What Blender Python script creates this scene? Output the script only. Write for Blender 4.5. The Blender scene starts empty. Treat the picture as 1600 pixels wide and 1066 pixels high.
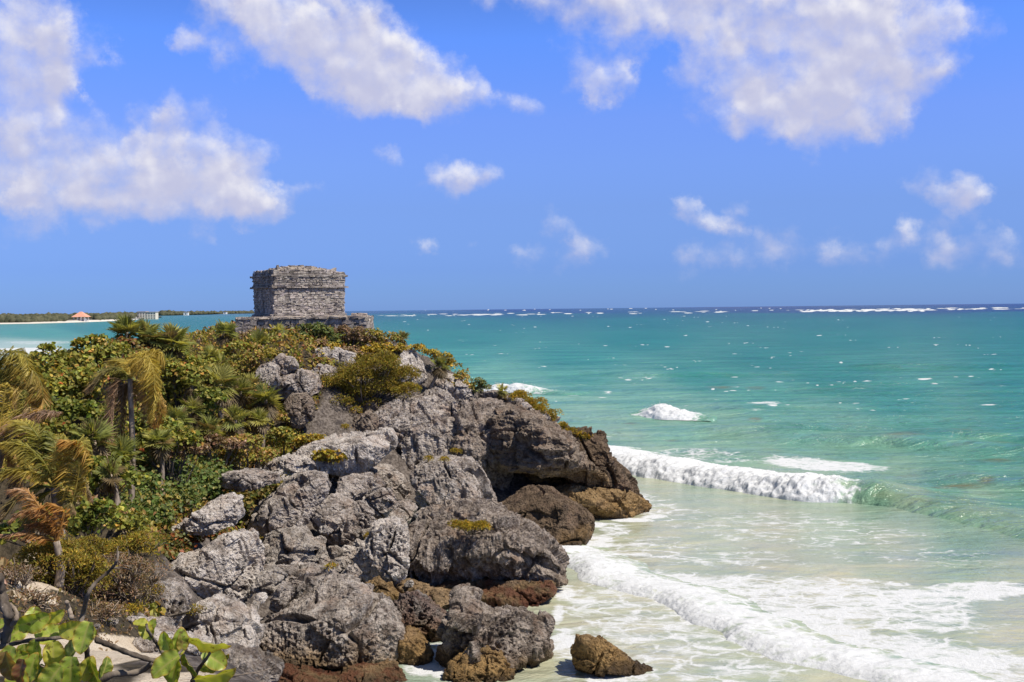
import bpy, bmesh, math, random
import numpy as np
from mathutils import Vector, Matrix
random.seed(7)
SC = bpy.context.scene
COL = SC.collection
rad = math.radians

# ------------------------------------------------------------------ camera
H, FPX = 12.0, 1800.0                       # eye height above the sea, focal length in photo pixels
RCAM = Matrix.Rotation(rad(90 - 1.59), 3, 'X') @ Matrix.Rotation(rad(-0.64), 3, 'Z')
cd = bpy.data.cameras.new('camera')
cd.lens = 36 * FPX / 1600; cd.sensor_width = 36; cd.sensor_fit = 'HORIZONTAL'
cd.clip_start = 0.1; cd.clip_end = 200000
cam = bpy.data.objects.new('camera', cd); COL.objects.link(cam)
cam.matrix_world = Matrix.Translation((0, 0, H)) @ RCAM.to_4x4()
SC.camera = cam
SC.view_settings.view_transform = 'Standard'; SC.view_settings.look = 'None'
SC.view_settings.exposure = 0.2; SC.view_settings.gamma = 1.0
SC.cycles.max_bounces = 6; SC.cycles.diffuse_bounces = 3; SC.cycles.glossy_bounces = 2
SC.cycles.transmission_bounces = 3; SC.cycles.transparent_max_bounces = 8
SC.cycles.use_denoising = True

def P(px, py, Y):                            # world point seen at a photo pixel, Y metres ahead
    d = RCAM @ Vector(((px - 800) / FPX, -(py - 533) / FPX, -1.0))
    return Vector((0, 0, H)) + d * (Y / d.y)
def W(px, py, z=0.0):                        # world point on the level z
    d = RCAM @ Vector(((px - 800) / FPX, -(py - 533) / FPX, -1.0))
    return Vector((0, 0, H)) + d * ((z - H) / d.z)
RN = np.array(RCAM)
def proj(V):                                 # world -> photo pixels (numpy)
    q = (V - np.array([0, 0, H])) @ RN
    return 800 + FPX * q[:, 0] / -q[:, 2], 533 - FPX * q[:, 1] / -q[:, 2]

# ------------------------------------------------------------------ sun and sky
SUN_EL = 57.0
sh = Vector((0.91, -0.41)).normalized()
SUN = Vector((sh.x * math.cos(rad(SUN_EL)), sh.y * math.cos(rad(SUN_EL)), math.sin(rad(SUN_EL))))
sl = bpy.data.lights.new('sun', 'SUN'); sl.energy = 5.0; sl.angle = rad(0.5); sl.color = (1.0, 0.94, 0.85)
so = bpy.data.objects.new('sun', sl); COL.objects.link(so)
so.rotation_euler = SUN.to_track_quat('Z', 'Y').to_euler(); so.location = (30, -30, 60)

class NT:                                    # terse node-tree writer
    def __init__(s, tree): s.t = tree; s.n = tree.nodes; s.l = tree.links
    def new(s, typ, **kw):
        n = s.n.new(typ)
        for k, v in kw.items(): setattr(n, k, v)
        return n
    def put(s, sock, v):
        if v is None: return
        if hasattr(v, 'links') or isinstance(v, bpy.types.NodeSocket): s.l.new(v, sock)
        else:
            if sock.type == 'RGBA' and hasattr(v, '__len__') and len(v) == 3: v = (*v, 1)
            sock.default_value = v
    def math(s, op, a, b=None, c=None, clamp=False):
        n = s.new('ShaderNodeMath', operation=op, use_clamp=clamp)
        for i, v in enumerate((a, b, c)): s.put(n.inputs[i], v)
        return n.outputs[0]
    def vmath(s, op, a, b=None):
        n = s.new('ShaderNodeVectorMath', operation=op)
        s.put(n.inputs[0], a); s.put(n.inputs[1], b)
        return n.outputs['Value'] if op in ('LENGTH', 'DOT_PRODUCT') else n.outputs[0]
    def scale(s, v, xyz):
        return s.vmath('MULTIPLY', v, xyz)
    def noise(s, vec, scale=1.0, detail=4.0, rough=0.55, dist=0.0, dims='3D'):
        n = s.new('ShaderNodeTexNoise', noise_dimensions=dims); s.put(n.inputs['Vector'], vec)
        n.inputs['Scale'].default_value = scale; n.inputs['Detail'].default_value = detail
        n.inputs['Roughness'].default_value = rough; n.inputs['Distortion'].default_value = dist
        return n.outputs['Fac']
    def voro(s, vec, scale=1.0, feature='F1', rnd=1.0):
        n = s.new('ShaderNodeTexVoronoi', feature=feature); s.put(n.inputs['Vector'], vec)
        n.inputs['Scale'].default_value = scale; n.inputs['Randomness'].default_value = rnd
        return n.outputs['Distance']
    def step(s, x, lo, hi, a=0.0, b=1.0):    # smoothstep lo..hi -> a..b
        n = s.new('ShaderNodeMapRange', interpolation_type='SMOOTHSTEP')
        s.put(n.inputs['Value'], x); s.put(n.inputs['From Min'], lo); s.put(n.inputs['From Max'], hi)
        s.put(n.inputs['To Min'], a); s.put(n.inputs['To Max'], b)
        return n.outputs['Result']
    def mix(s, f, a, b, mode='MIX'):
        n = s.new('ShaderNodeMix', data_type='RGBA', blend_type=mode)
        s.put(n.inputs[0], f); s.put(n.inputs[6], a); s.put(n.inputs[7], b)
        return n.outputs[2]
    def bump(s, h, strength=0.5, dist=0.05, normal=None):
        n = s.new('ShaderNodeBump'); n.inputs['Strength'].default_value = strength
        n.inputs['Distance'].default_value = dist; s.put(n.inputs['Height'], h); s.put(n.inputs['Normal'], normal)
        return n.outputs[0]
    def attr(s, name):
        return s.new('ShaderNodeAttribute', attribute_name=name)

world = bpy.data.worlds.new('World'); SC.world = world; world.use_nodes = True
N = NT(world.node_tree); N.n.clear()
def ae(px, py):                              # direction of a photo pixel as azimuth, elevation in degrees
    d = (RCAM @ Vector(((px - 800) / FPX, -(py - 533) / FPX, -1.0))).normalized()
    return math.degrees(math.atan2(d.x, d.y)), math.degrees(math.asin(d.z))
# cloud clumps: centre and radii in photo pixels, tilt (degrees, anticlockwise), weight
CLOUDS = [
 (30, 50, 140, 100, -20, 1.0), (80, 50, 80, 110, 0, .6), (100, 110, 50, 50, 0, .4),
 (50, 185, 115, 85, 0, 1.1), (20, 150, 80, 60, 0, .5), (40, 272, 115, 66, 0, 1.1), (10, 310, 130, 50, 0, .7),
 (215, 245, 120, 80, 0, 1.0), (270, 280, 150, 75, 0, .95), (345, 265, 90, 75, 0, 1.0), (390, 305, 70, 60, 0, .8), (320, 315, 160, 50, 0, .9), (150, 310, 160, 55, 0, .8),
 (290, 180, 70, 55, 0, .42), (390, 225, 80, 35, -10, .35), (250, 170, 70, 30, 0, .25),
 (390, 20, 150, 70, -25, 1.0), (450, 55, 130, 65, -40, .9), (540, 60, 150, 95, -20, 1.1), (580, 105, 150, 95, -15, 1.0), (660, 130, 130, 65, -10, 1.0), (595, 150, 120, 50, 0, .8), (710, 140, 70, 35, 0, .5),
 (330, 80, 100, 40, -35, .38), (290, 60, 50, 30, 0, .3),
 (810, 170, 65, 32, 0, .55), (605, 240, 36, 24, 0, .42), (720, 272, 85, 48, 0, .8), (745, 270, 45, 35, 0, .4), (470, 292, 50, 20, 0, .2),
 (935, 105, 85, 60, -10, .75), (940, 165, 30, 70, 0, .38), (990, 115, 40, 25, 0, .35),
 (960, 0, 250, 62, -4, 1.0), (1130, 10, 260, 75, 0, 1.1), (1330, 20, 180, 90, 0, 1.1), (1400, 40, 90, 60, 0, .7),
 (1110, 85, 80, 55, 0, .7), (1180, 130, 160, 90, 0, .9), (1290, 130, 190, 120, 0, 1.0), (1350, 120, 110, 100, 0, .9), (1320, 185, 180, 55, 0, .7), (1200, 190, 120, 40, 0, .5),
 (1470, 110, 55, 60, 0, .5), (1510, 45, 80, 55, 20, .55), (1490, 15, 40, 40, 0, .3),
 (1075, 315, 34, 18, 0, .6), (1105, 340, 70, 26, -12, .8), (1150, 320, 35, 22, 0, .35),
 (1475, 290, 85, 35, -15, .95), (1500, 315, 60, 38, 0, .7), (1410, 355, 60, 35, 0, .4), (1470, 385, 110, 55, 0, .3), (1560, 400, 110, 50, 0, .22),
 (870, 345, 45, 35, -20, .38), (910, 375, 80, 35, -20, .35), (890, 405, 90, 35, 0, .3), (1230, 380, 110, 55, 0, .36), (1120, 400, 120, 50, 0, .32), (1350, 400, 70, 45, 0, .2), (820, 400, 50, 50, 0, .22),
 (310, 370, 32, 28, 0, .3), (665, 385, 30, 20, 0, .28), (735, 385, 40, 18, 0, .2), (40, 365, 60, 30, 0, .22),
 (2050, 150, 240, 90, 0, 1.0), (-500, 120, 300, 100, 0, 1.0)]
def cloud_group():
    g = bpy.data.node_groups.new('cloud_density', 'ShaderNodeTree')
    g.interface.new_socket('Vector', in_out='INPUT', socket_type='NodeSocketVector')
    g.interface.new_socket('Density', in_out='OUTPUT', socket_type='NodeSocketFloat')
    g.interface.new_socket('Smooth', in_out='OUTPUT', socket_type='NodeSocketFloat')
    G = NT(g); gi = G.new('NodeGroupInput'); go = G.new('NodeGroupOutput')
    v = gi.outputs[0]
    wn = G.new('ShaderNodeTexNoise'); wn.inputs['Scale'].default_value = 0.42; wn.inputs['Detail'].default_value = 6; wn.inputs['Roughness'].default_value = 0.62
    G.put(wn.inputs['Vector'], v)
    warp = G.scale(G.vmath('SUBTRACT', wn.outputs['Color'], (.5, .5, .5)), (3.4, 2.4, 0))
    p = G.vmath('ADD', v, warp)
    acc = 0.0
    for cx, cy, rx, ry, rot, w in CLOUDS:
        w = w + .12 if w < .5 else w
        if -100 < cx < 1700: a, e = ae(cx, cy)
        else: a, e = (cx - 800) / FPX * 57.3, (483 - cy) / FPX * 57.3 + 2
        m = G.new('ShaderNodeMapping', vector_type='TEXTURE')
        m.inputs['Location'].default_value = (a, e, 0); m.inputs['Rotation'].default_value = (0, 0, rad(rot))
        k = 57.3 / FPX * 1.02
        m.inputs['Scale'].default_value = (rx * k, ry * k, 1)
        G.put(m.inputs['Vector'], p)
        t = G.new('ShaderNodeTexGradient', gradient_type='SPHERICAL'); G.put(t.inputs[0], m.outputs[0])
        acc = G.math('MULTIPLY_ADD', t.outputs['Fac'], w, acc)
    acc = G.math('SUBTRACT', 1.0, G.math('POWER', 2.718, G.math('MULTIPLY', acc, -1.15)))   # overlaps saturate softly
    f = G.noise(v, 0.62, 9, 0.60); f2 = G.noise(v, 0.55, 3, 0.5)
    def billow(sc, sm):
        n = G.new('ShaderNodeTexVoronoi', feature='SMOOTH_F1'); G.put(n.inputs['Vector'], p); n.inputs['Scale'].default_value = sc; n.inputs['Smoothness'].default_value = sm; return n.outputs['Distance']
    bl = G.math('MULTIPLY', G.math('SUBTRACT', 0.46, billow(0.75, .45)), 0.42)
    d = G.math('ADD', G.math('MULTIPLY_ADD', G.math('SUBTRACT', f, 0.5), 0.80, acc), bl)
    d = G.math('MULTIPLY', d, G.step(acc, 0.0, 0.10))
    G.put(go.inputs[0], d); G.put(go.inputs[1], G.math('MULTIPLY_ADD', G.math('SUBTRACT', f2, 0.5), 0.7, G.math('MULTIPLY_ADD', bl, 0.8, acc)))
    return g
cg = cloud_group()
tc = N.new('ShaderNodeTexCoord')
dirv = N.vmath('NORMALIZE', tc.outputs['Generated'])
sx = N.new('ShaderNodeSeparateXYZ'); N.put(sx.inputs[0], dirv)
az = N.math('MULTIPLY', N.math('ARCTAN2', sx.outputs[0], sx.outputs[1]), 57.2958)
el = N.math('MULTIPLY', N.math('ARCSINE', sx.outputs[2]), 57.2958)
cv = N.new('ShaderNodeCombineXYZ'); N.put(cv.inputs[0], az); N.put(cv.inputs[1], el)
def dens(v):
    n = N.new('ShaderNodeGroup', node_tree=cg); N.put(n.inputs[0], v); return n.outputs
d0, s0 = dens(cv.outputs[0])
s1 = dens(N.vmath('ADD', cv.outputs[0], (0.22, 0.55, 0)))[1]
SKY = N.new('ShaderNodeTexSky', sky_type='NISHITA', sun_disc=False)
SKY.sun_elevation = rad(SUN_EL); SKY.sun_rotation = math.atan2(sh.x, sh.y)
SKY.altitude = 0; SKY.air_density = 1.0; SKY.dust_density = 0.3; SKY.ozone_density = 3.0
rp = N.new('ShaderNodeValToRGB')
for k, (e_, c_) in enumerate([(0, (.34, .62, 1.64)), (1, (.335, .59, 1.5)), (2, (.354, .575, 1.43)), (3.5, (.436, .625, 1.36)), (5, (.52, .685, 1.35)), (7.1, (.64, .80, 1.5)), (9.2, (.72, .88, 1.65)), (13.1, (.67, 1.0, 1.96)), (20, (.75, 1.0, 1.6)), (40, (1, 1, 1))]):
    q = rp.color_ramp.elements[0] if k == 0 else rp.color_ramp.elements[-1] if e_ == 40 else rp.color_ramp.elements.new(e_ / 40)
    q.position = e_ / 40; g_ = 1.46 / 4 if e_ < 15 else 1 / 4; q.color = (c_[0] * g_, c_[1] * g_, c_[2] * g_, 1)
N.put(rp.inputs[0], N.math('MULTIPLY', el, 1 / 40, clamp=True))
skyc = N.mix(1.0, SKY.outputs[0], N.scale(rp.outputs[0], (4, 4, 4)), 'MULTIPLY')
mask = N.math('MULTIPLY', N.step(d0, 0.14, 0.92), N.step(el, 0.0, 3.0, 0.5, 0.97))
edge = N.math('SUBTRACT', s0, s1)
lit = N.step(N.math('MULTIPLY_ADD', edge, 1.0, N.math('MULTIPLY', N.math('SUBTRACT', N.noise(cv.outputs[0], 0.35, 4, 0.45), 0.5), 0.55)), -0.18, 0.58)
cloudc = N.mix(lit, (8.0, 8.2, 11.0), (13.4, 13.2, 13.7))
bg = N.new('ShaderNodeBackground'); bg.inputs['Strength'].default_value = 0.06
N.put(bg.inputs['Color'], N.mix(mask, skyc, cloudc))
wo = N.new('ShaderNodeOutputWorld'); N.l.new(bg.outputs[0], wo.inputs[0])
world.cycles.sampling_method = 'MANUAL'; world.cycles.sample_map_resolution = 512

# ------------------------------------------------------------------ numpy noise
def _h(ix, iy, iz, seed):
    h = (ix.astype(np.uint32) * np.uint32(374761393) + iy.astype(np.uint32) * np.uint32(668265263)
         + iz.astype(np.uint32) * np.uint32(2147483647 - 1640531) + np.uint32((seed * 974634777) & 0xffffffff))
    h = (h ^ (h >> np.uint32(13))) * np.uint32(1274126177)
    h = (h ^ (h >> np.uint32(15))) * np.uint32(2246822519)
    return h ^ (h >> np.uint32(16))
def perlin(p, seed=0):
    p = np.asarray(p, np.float32)
    i = np.floor(p).astype(np.int64); f = p - i
    u = f * f * f * (f * (f * 6 - 15) + 10)
    out = np.zeros(len(p), np.float32)
    for dx in (0, 1):
        for dy in (0, 1):
            for dz in (0, 1):
                h = _h(i[:, 0] + dx, i[:, 1] + dy, i[:, 2] + dz, seed)
                gx = ((h & 1023) / 511.5 - 1).astype(np.float32); gy = (((h >> 10) & 1023) / 511.5 - 1).astype(np.float32)
                gz = (((h >> 20) & 1023) / 511.5 - 1).astype(np.float32)
                w = (u[:, 0] if dx else 1 - u[:, 0]) * (u[:, 1] if dy else 1 - u[:, 1]) * (u[:, 2] if dz else 1 - u[:, 2])
                out += w * (gx * (f[:, 0] - dx) + gy * (f[:, 1] - dy) + gz * (f[:, 2] - dz))
    return out * 1.1
def fbm(p, octv=4, seed=0, gain=0.5, ridged=False):
    a, s, o = 1.0, 0.0, 0.0
    p = np.asarray(p, np.float32)
    for k in range(octv):
        n = perlin(p, seed + k * 17)
        if ridged: n = 1 - 2 * np.abs(n)
        o = o + a * n; s += a; a *= gain; p = p * 2.03 + 11.7
    return o / s
def worley(p, seed=0):
    p = np.asarray(p, np.float32); i = np.floor(p).astype(np.int64); f = p - i
    best = np.full(len(p), 9, np.float32); sec = best.copy()
    for dx in (-1, 0, 1):
        for dy in (-1, 0, 1):
            for dz in (-1, 0, 1):
                h = _h(i[:, 0] + dx, i[:, 1] + dy, i[:, 2] + dz, seed)
                q = np.stack([(h & 1023) / 1023 + dx, ((h >> 10) & 1023) / 1023 + dy, ((h >> 20) & 1023) / 1023 + dz], 1) - f
                d = np.einsum('ij,ij->i', q, q)
                m = d < best; sec = np.where(m, best, np.minimum(sec, d)); best = np.where(m, d, best)
    return np.sqrt(best), np.sqrt(sec)
def sstep(x, a, b):
    t = np.clip((x - a) / (b - a), 0, 1); return t * t * (3 - 2 * t)

# ------------------------------------------------------------------ object helpers
def mk(name, V, F, mat, parent=None, origin=None, smooth=True, cols=None, floats=None, label=None, cat=None, group=None, kind=None):
    """one mesh object from numpy vertices in world space; F = list of (M,k) index arrays"""
    V = np.asarray(V, np.float64)
    if parent is not None: origin = np.array(parent.get('_o', (0, 0, 0)))
    elif origin is None: origin = np.array([(V[:, 0].min() + V[:, 0].max()) / 2, (V[:, 1].min() + V[:, 1].max()) / 2, V[:, 2].min()])
    origin = np.array(origin, float)
    if not isinstance(F, list): F = [F]
    F = [np.asarray(f, np.int32) for f in F if len(f)]
    me = bpy.data.meshes.new(name)
    me.vertices.add(len(V)); me.vertices.foreach_set('co', (V - origin).astype(np.float32).ravel())
    idx = np.concatenate([f.ravel() for f in F]); tot = np.concatenate([np.full(len(f), f.shape[1], np.int32) for f in F])
    st = np.concatenate([[0], np.cumsum(tot)[:-1]]).astype(np.int32)
    me.loops.add(len(idx)); me.loops.foreach_set('vertex_index', idx)
    me.polygons.add(len(tot)); me.polygons.foreach_set('loop_start', st); me.polygons.foreach_set('loop_total', tot)
    me.polygons.foreach_set('use_smooth', np.full(len(tot), smooth))
    me.update(calc_edges=True)
    for k, v in (cols or {}).items():
        a = me.attributes.new(k, 'FLOAT_COLOR', 'POINT')
        v = np.asarray(v, np.float32); v = np.concatenate([v, np.ones((len(v), 1), np.float32)], 1)
        a.data.foreach_set('color', v.ravel())
    for k, v in (floats or {}).items():
        a = me.attributes.new(k, 'FLOAT', 'POINT'); a.data.foreach_set('value', np.asarray(v, np.float32))
    if mat: me.materials.append(mat)
    o = bpy.data.objects.new(name, me); COL.objects.link(o)
    o['_o'] = tuple(float(x) for x in origin)
    if parent is not None: o.parent = parent
    else: o.location = origin
    tag(o, label, cat, group, kind)
    return o
def tag(o, label=None, cat=None, group=None, kind=None):
    if label: o['label'] = label
    if cat: o['category'] = cat
    if group: o['group'] = group
    if kind: o['kind'] = kind
    return o
def thing(name, label, cat, loc, group=None):
    o = bpy.data.objects.new(name, None); COL.objects.link(o); o.location = loc; o.empty_display_size = 0.3
    o['_o'] = tuple(float(x) for x in loc)
    return tag(o, label, cat, group)
class MB:                                    # collects pieces of one mesh
    def __init__(s): s.V = []; s.Q = []; s.T = []; s.C = []; s.n = 0
    def add(s, V, Q=None, T=None, C=None):
        V = np.asarray(V, float).reshape(-1, 3)
        if Q is not None and len(Q): s.Q.append(np.asarray(Q) + s.n)
        if T is not None and len(T): s.T.append(np.asarray(T) + s.n)
        s.V.append(V); s.C.append(np.broadcast_to(np.asarray(C if C is not None else (1, 1, 1), float), V.shape)); s.n += len(V)
    def build(s, name, mat, parent=None, **kw):
        F = []
        if s.Q: F.append(np.concatenate(s.Q))
        if s.T: F.append(np.concatenate(s.T))
        return mk(name, np.concatenate(s.V), F, mat, parent, cols={'tint': np.concatenate(s.C)}, **kw)
    def tube(s, pts, r, n=6, C=None):
        pts = np.array([tuple(p) for p in pts], float); r = np.broadcast_to(np.asarray(r, float), (len(pts),))
        t = np.gradient(pts, axis=0); t /= np.linalg.norm(t, axis=1)[:, None] + 1e-9
        up = np.array([0, 0, 1.0]) if abs(t[0, 2]) < 0.9 else np.array([1.0, 0, 0])
        a = np.cross(t, up); a /= np.linalg.norm(a, axis=1)[:, None] + 1e-9; b = np.cross(t, a)
        th = np.arange(n) * 2 * math.pi / n
        V = pts[:, None] + r[:, None, None] * (np.cos(th)[None, :, None] * a[:, None] + np.sin(th)[None, :, None] * b[:, None])
        m = len(pts); k = np.arange(n); Q = []
        for i in range(m - 1): Q.append(np.stack([i * n + k, i * n + (k + 1) % n, (i + 1) * n + (k + 1) % n, (i + 1) * n + k], 1))
        V = np.concatenate([V.reshape(-1, 3), pts[:1], pts[-1:]])
        T = np.concatenate([np.stack([np.full(n, m * n), (k + 1) % n, k], 1), np.stack([np.full(n, m * n + 1), (m - 1) * n + k, (m - 1) * n + (k + 1) % n], 1)])
        s.add(V, np.concatenate(Q), T, C)
    def box(s, c, ux, uy, uz, C=None):       # centre and three half-axis vectors
        c, ux, uy, uz = (np.array(tuple(v), float) for v in (c, ux, uy, uz))
        V = [c + i * ux + j * uy + k * uz for i in (-1, 1) for j in (-1, 1) for k in (-1, 1)]
        s.add(V, [[0, 1, 3, 2], [4, 6, 7, 5], [0, 4, 5, 1], [2, 3, 7, 6], [0, 2, 6, 4], [1, 5, 7, 3]], None, C)
def smooth_path(pts, n=16):                  # Catmull-Rom through 3-D points
    p = np.array([tuple(q) for q in pts], float)
    if len(p) == 2: return p[0] + (p[1] - p[0]) * np.linspace(0, 1, n)[:, None]
    p = np.concatenate([[2 * p[0] - p[1]], p, [2 * p[-1] - p[-2]]]); out = []
    for t in np.linspace(0, len(p) - 3 - 1e-6, n):
        i = int(t); f = t - i; a, b, c, d = p[i:i + 4]
        out.append(0.5 * (2 * b + (c - a) * f + (2 * a - 5 * b + 4 * c - d) * f * f + (3 * b - a - 3 * c + d) * f ** 3))
    return np.array(out)
def new_mat(name):
    m = bpy.data.materials.new(name); m.use_nodes = True; t = NT(m.node_tree); t.n.clear()
    out = t.new('ShaderNodeOutputMaterial'); b = t.new('ShaderNodeBsdfPrincipled'); t.l.new(b.outputs[0], out.inputs[0])
    t.out = out; t.b = b; t.pos = t.new('ShaderNodeNewGeometry').outputs['Position']
    return m, t
# ------------------------------------------------------------------ the sea
def sea_material():
    m, t = new_mat('sea_water')
    pos = t.pos
    col = t.attr('wcol').outputs['Color']; foam = t.attr('foam').outputs['Fac']; weed = t.attr('weed').outputs['Fac']
    xy = t.scale(pos, (1, 1, 0))
    # sand and wind streaks, with wave light and shade painted into the colour
    v = t.noise(t.scale(pos, (0.03, 0.16, 0)), 1.0, 7, 0.68)
    sr = t.new('ShaderNodeSeparateColor'); t.put(sr.inputs[0], col); v = t.math('MULTIPLY_ADD', t.math('SUBTRACT', v, 0.5), t.step(sr.outputs[0], 0.15, 0.4, 1.0, 0.35), 0.5)
    col = t.mix(t.step(v, 0.3, 0.7), t.mix(1.0, col, (0.58, 0.76, 0.82), 'MULTIPLY'), t.mix(1.0, col, (1.42, 1.23, 1.17), 'MULTIPLY'))
    col = t.mix(t.math('MULTIPLY', weed, t.step(t.noise(t.scale(pos, (.5, 1.3, 0)), 1, 7, 0.7), 0.37, 0.53)), col, (0.17, 0.12, 0.035))
    sm = t.step(t.noise(t.scale(pos, (.22, .5, 0)), 1, 6, .62, .6), .32, .68); sq = t.new('ShaderNodeSeparateColor'); t.put(sq.inputs[0], col)   # clouds of stirred sand in the surf
    col = t.mix(t.math('MULTIPLY', t.step(sq.outputs[0], .22, .42), .8), col, t.mix(sm, t.mix(1.0, col, (.80, .90, .86), 'MULTIPLY'), t.mix(1.0, col, (1.10, 1.05, 1.0), 'MULTIPLY')))
    # foam lace: cell edges of a warped voronoi at two sizes plus soft noise
    wn = t.new('ShaderNodeTexNoise'); t.put(wn.inputs['Vector'], xy); wn.inputs['Scale'].default_value = 0.7; wn.inputs['Detail'].default_value = 4
    wv = t.vmath('ADD', t.scale(xy, (0.75, 1.0, 1)), t.scale(t.vmath('SUBTRACT', wn.outputs['Color'], (.5, .5, .5)), (1.8, 1.8, 0)))
    l1 = t.step(t.voro(wv, 0.85, 'DISTANCE_TO_EDGE'), 0.0, 0.16, 1, 0)
    l2 = t.step(t.voro(wv, 2.3, 'DISTANCE_TO_EDGE'), 0.0, 0.2, 1, 0)
    nn = t.math('ADD', t.math('MULTIPLY', t.noise(t.scale(xy, (0.5, 0.9, 1)), 1.7, 8, 0.66), 0.6), t.math('MULTIPLY', t.noise(t.scale(xy, (0.16, 0.75, 1)), 1.0, 5, 0.6), 0.4))
    tex = t.math('ADD', t.math('MULTIPLY_ADD', l1, 0.20, t.math('MULTIPLY', l2, 0.13)), t.math('MULTIPLY_ADD', nn, 1.5, -0.40))
    thr = t.math('MULTIPLY_ADD', foam, -1.35, 1.12)
    fm = t.step(t.math('SUBTRACT', tex, thr), -0.10, 0.28)
    b = t.b
    # wavelets
    w1 = t.noise(t.scale(pos, (0.55, 1.0, 0)), 0.55, 5, 0.62, 0.4)
    w2 = t.noise(t.scale(pos, (0.5, 1.0, 0)), 2.2, 4, 0.6)
    w3 = t.noise(t.scale(pos, (0.02, 0.05, 0)), 1, 3, 0.5)
    w0 = t.noise(t.scale(pos, (0.4, 1.0, 0)), 0.13, 4, 0.6, 0.3)
    sr0 = t.new('ShaderNodeSeparateColor'); t.put(sr0.inputs[0], t.attr('wcol').outputs['Color'])
    hgt = t.math('MULTIPLY_ADD', w0, 2.4, t.math('ADD', t.math('MULTIPLY', w1, 0.75), t.math('MULTIPLY', w2, 0.22)))
    hgt = t.math('MULTIPLY', t.math('SUBTRACT', hgt, 1.69), t.step(sr0.outputs[0], 0.12, 0.36, 1.0, 0.35))
    nrm = t.bump(hgt, 1.0, 1.1)
    # wave slopes keep the mean reflectance of a rough sea low even at a grazing view
    dw = t.new('ShaderNodeBsdfDiffuse'); t.put(dw.inputs['Color'], col); t.put(dw.inputs['Normal'], nrm)
    gl = t.new('ShaderNodeBsdfGlossy'); gl.inputs['Roughness'].default_value = 0.14; t.put(gl.inputs['Normal'], nrm); gl.inputs['Color'].default_value = (1, 1, 1, 1)
    fr = t.new('ShaderNodeFresnel'); fr.inputs['IOR'].default_value = 1.33; t.put(fr.inputs['Normal'], nrm)
    wm = t.new('ShaderNodeMixShader'); t.put(wm.inputs[0], t.math('MINIMUM', fr.outputs[0], 0.42)); t.l.new(dw.outputs[0], wm.inputs[1]); t.l.new(gl.outputs[0], wm.inputs[2])
    t.n.remove(b)
    f = t.new('ShaderNodeBsdfDiffuse'); 
    t.put(f.inputs['Color'], t.mix(t.noise(xy, 3.0, 5, 0.6), (0.52, 0.53, 0.53), (0.70, 0.70, 0.69)))
    t.put(f.inputs['Normal'], t.bump(t.noise(pos, 4.5, 8, 0.7), 0.55, 0.16))
    mx = t.new('ShaderNodeMixShader'); t.put(mx.inputs[0], fm); t.l.new(wm.outputs[0], mx.inputs[1]); t.l.new(f.outputs[0], mx.inputs[2])
    t.l.new(mx.outputs[0], t.out.inputs[0])
    return m

# rows thin out with distance, columns fan out: the same water, finer where it is near
pyr = np.concatenate([np.linspace(1130, 600, 620), np.linspace(599, 492, 170)[1:], np.linspace(491.5, 483.5, 34)])
Yr = H * FPX / (pyr - 483.0); Yr = np.concatenate([[20.0, 24.0], Yr[Yr > 30], [80000.0]])
ur = np.concatenate([np.linspace(-420, -20, 30), np.linspace(-20, 600, 220)[1:], np.linspace(600, 1640, 900)[1:], np.linspace(1640, 2100, 60)[1:]])
ur = (ur - 800) / FPX
YY, UU = np.meshgrid(Yr, ur, indexing='ij')
X = (UU * YY).ravel(); Y = YY.ravel(); nr, nc = YY.shape
Z = np.zeros_like(X)
PX = UU.ravel() * FPX + 800
PY = 483 + H * FPX / Y - (PX - 800) * 0.0112       # where each spot of water lies in the photo frame
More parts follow.
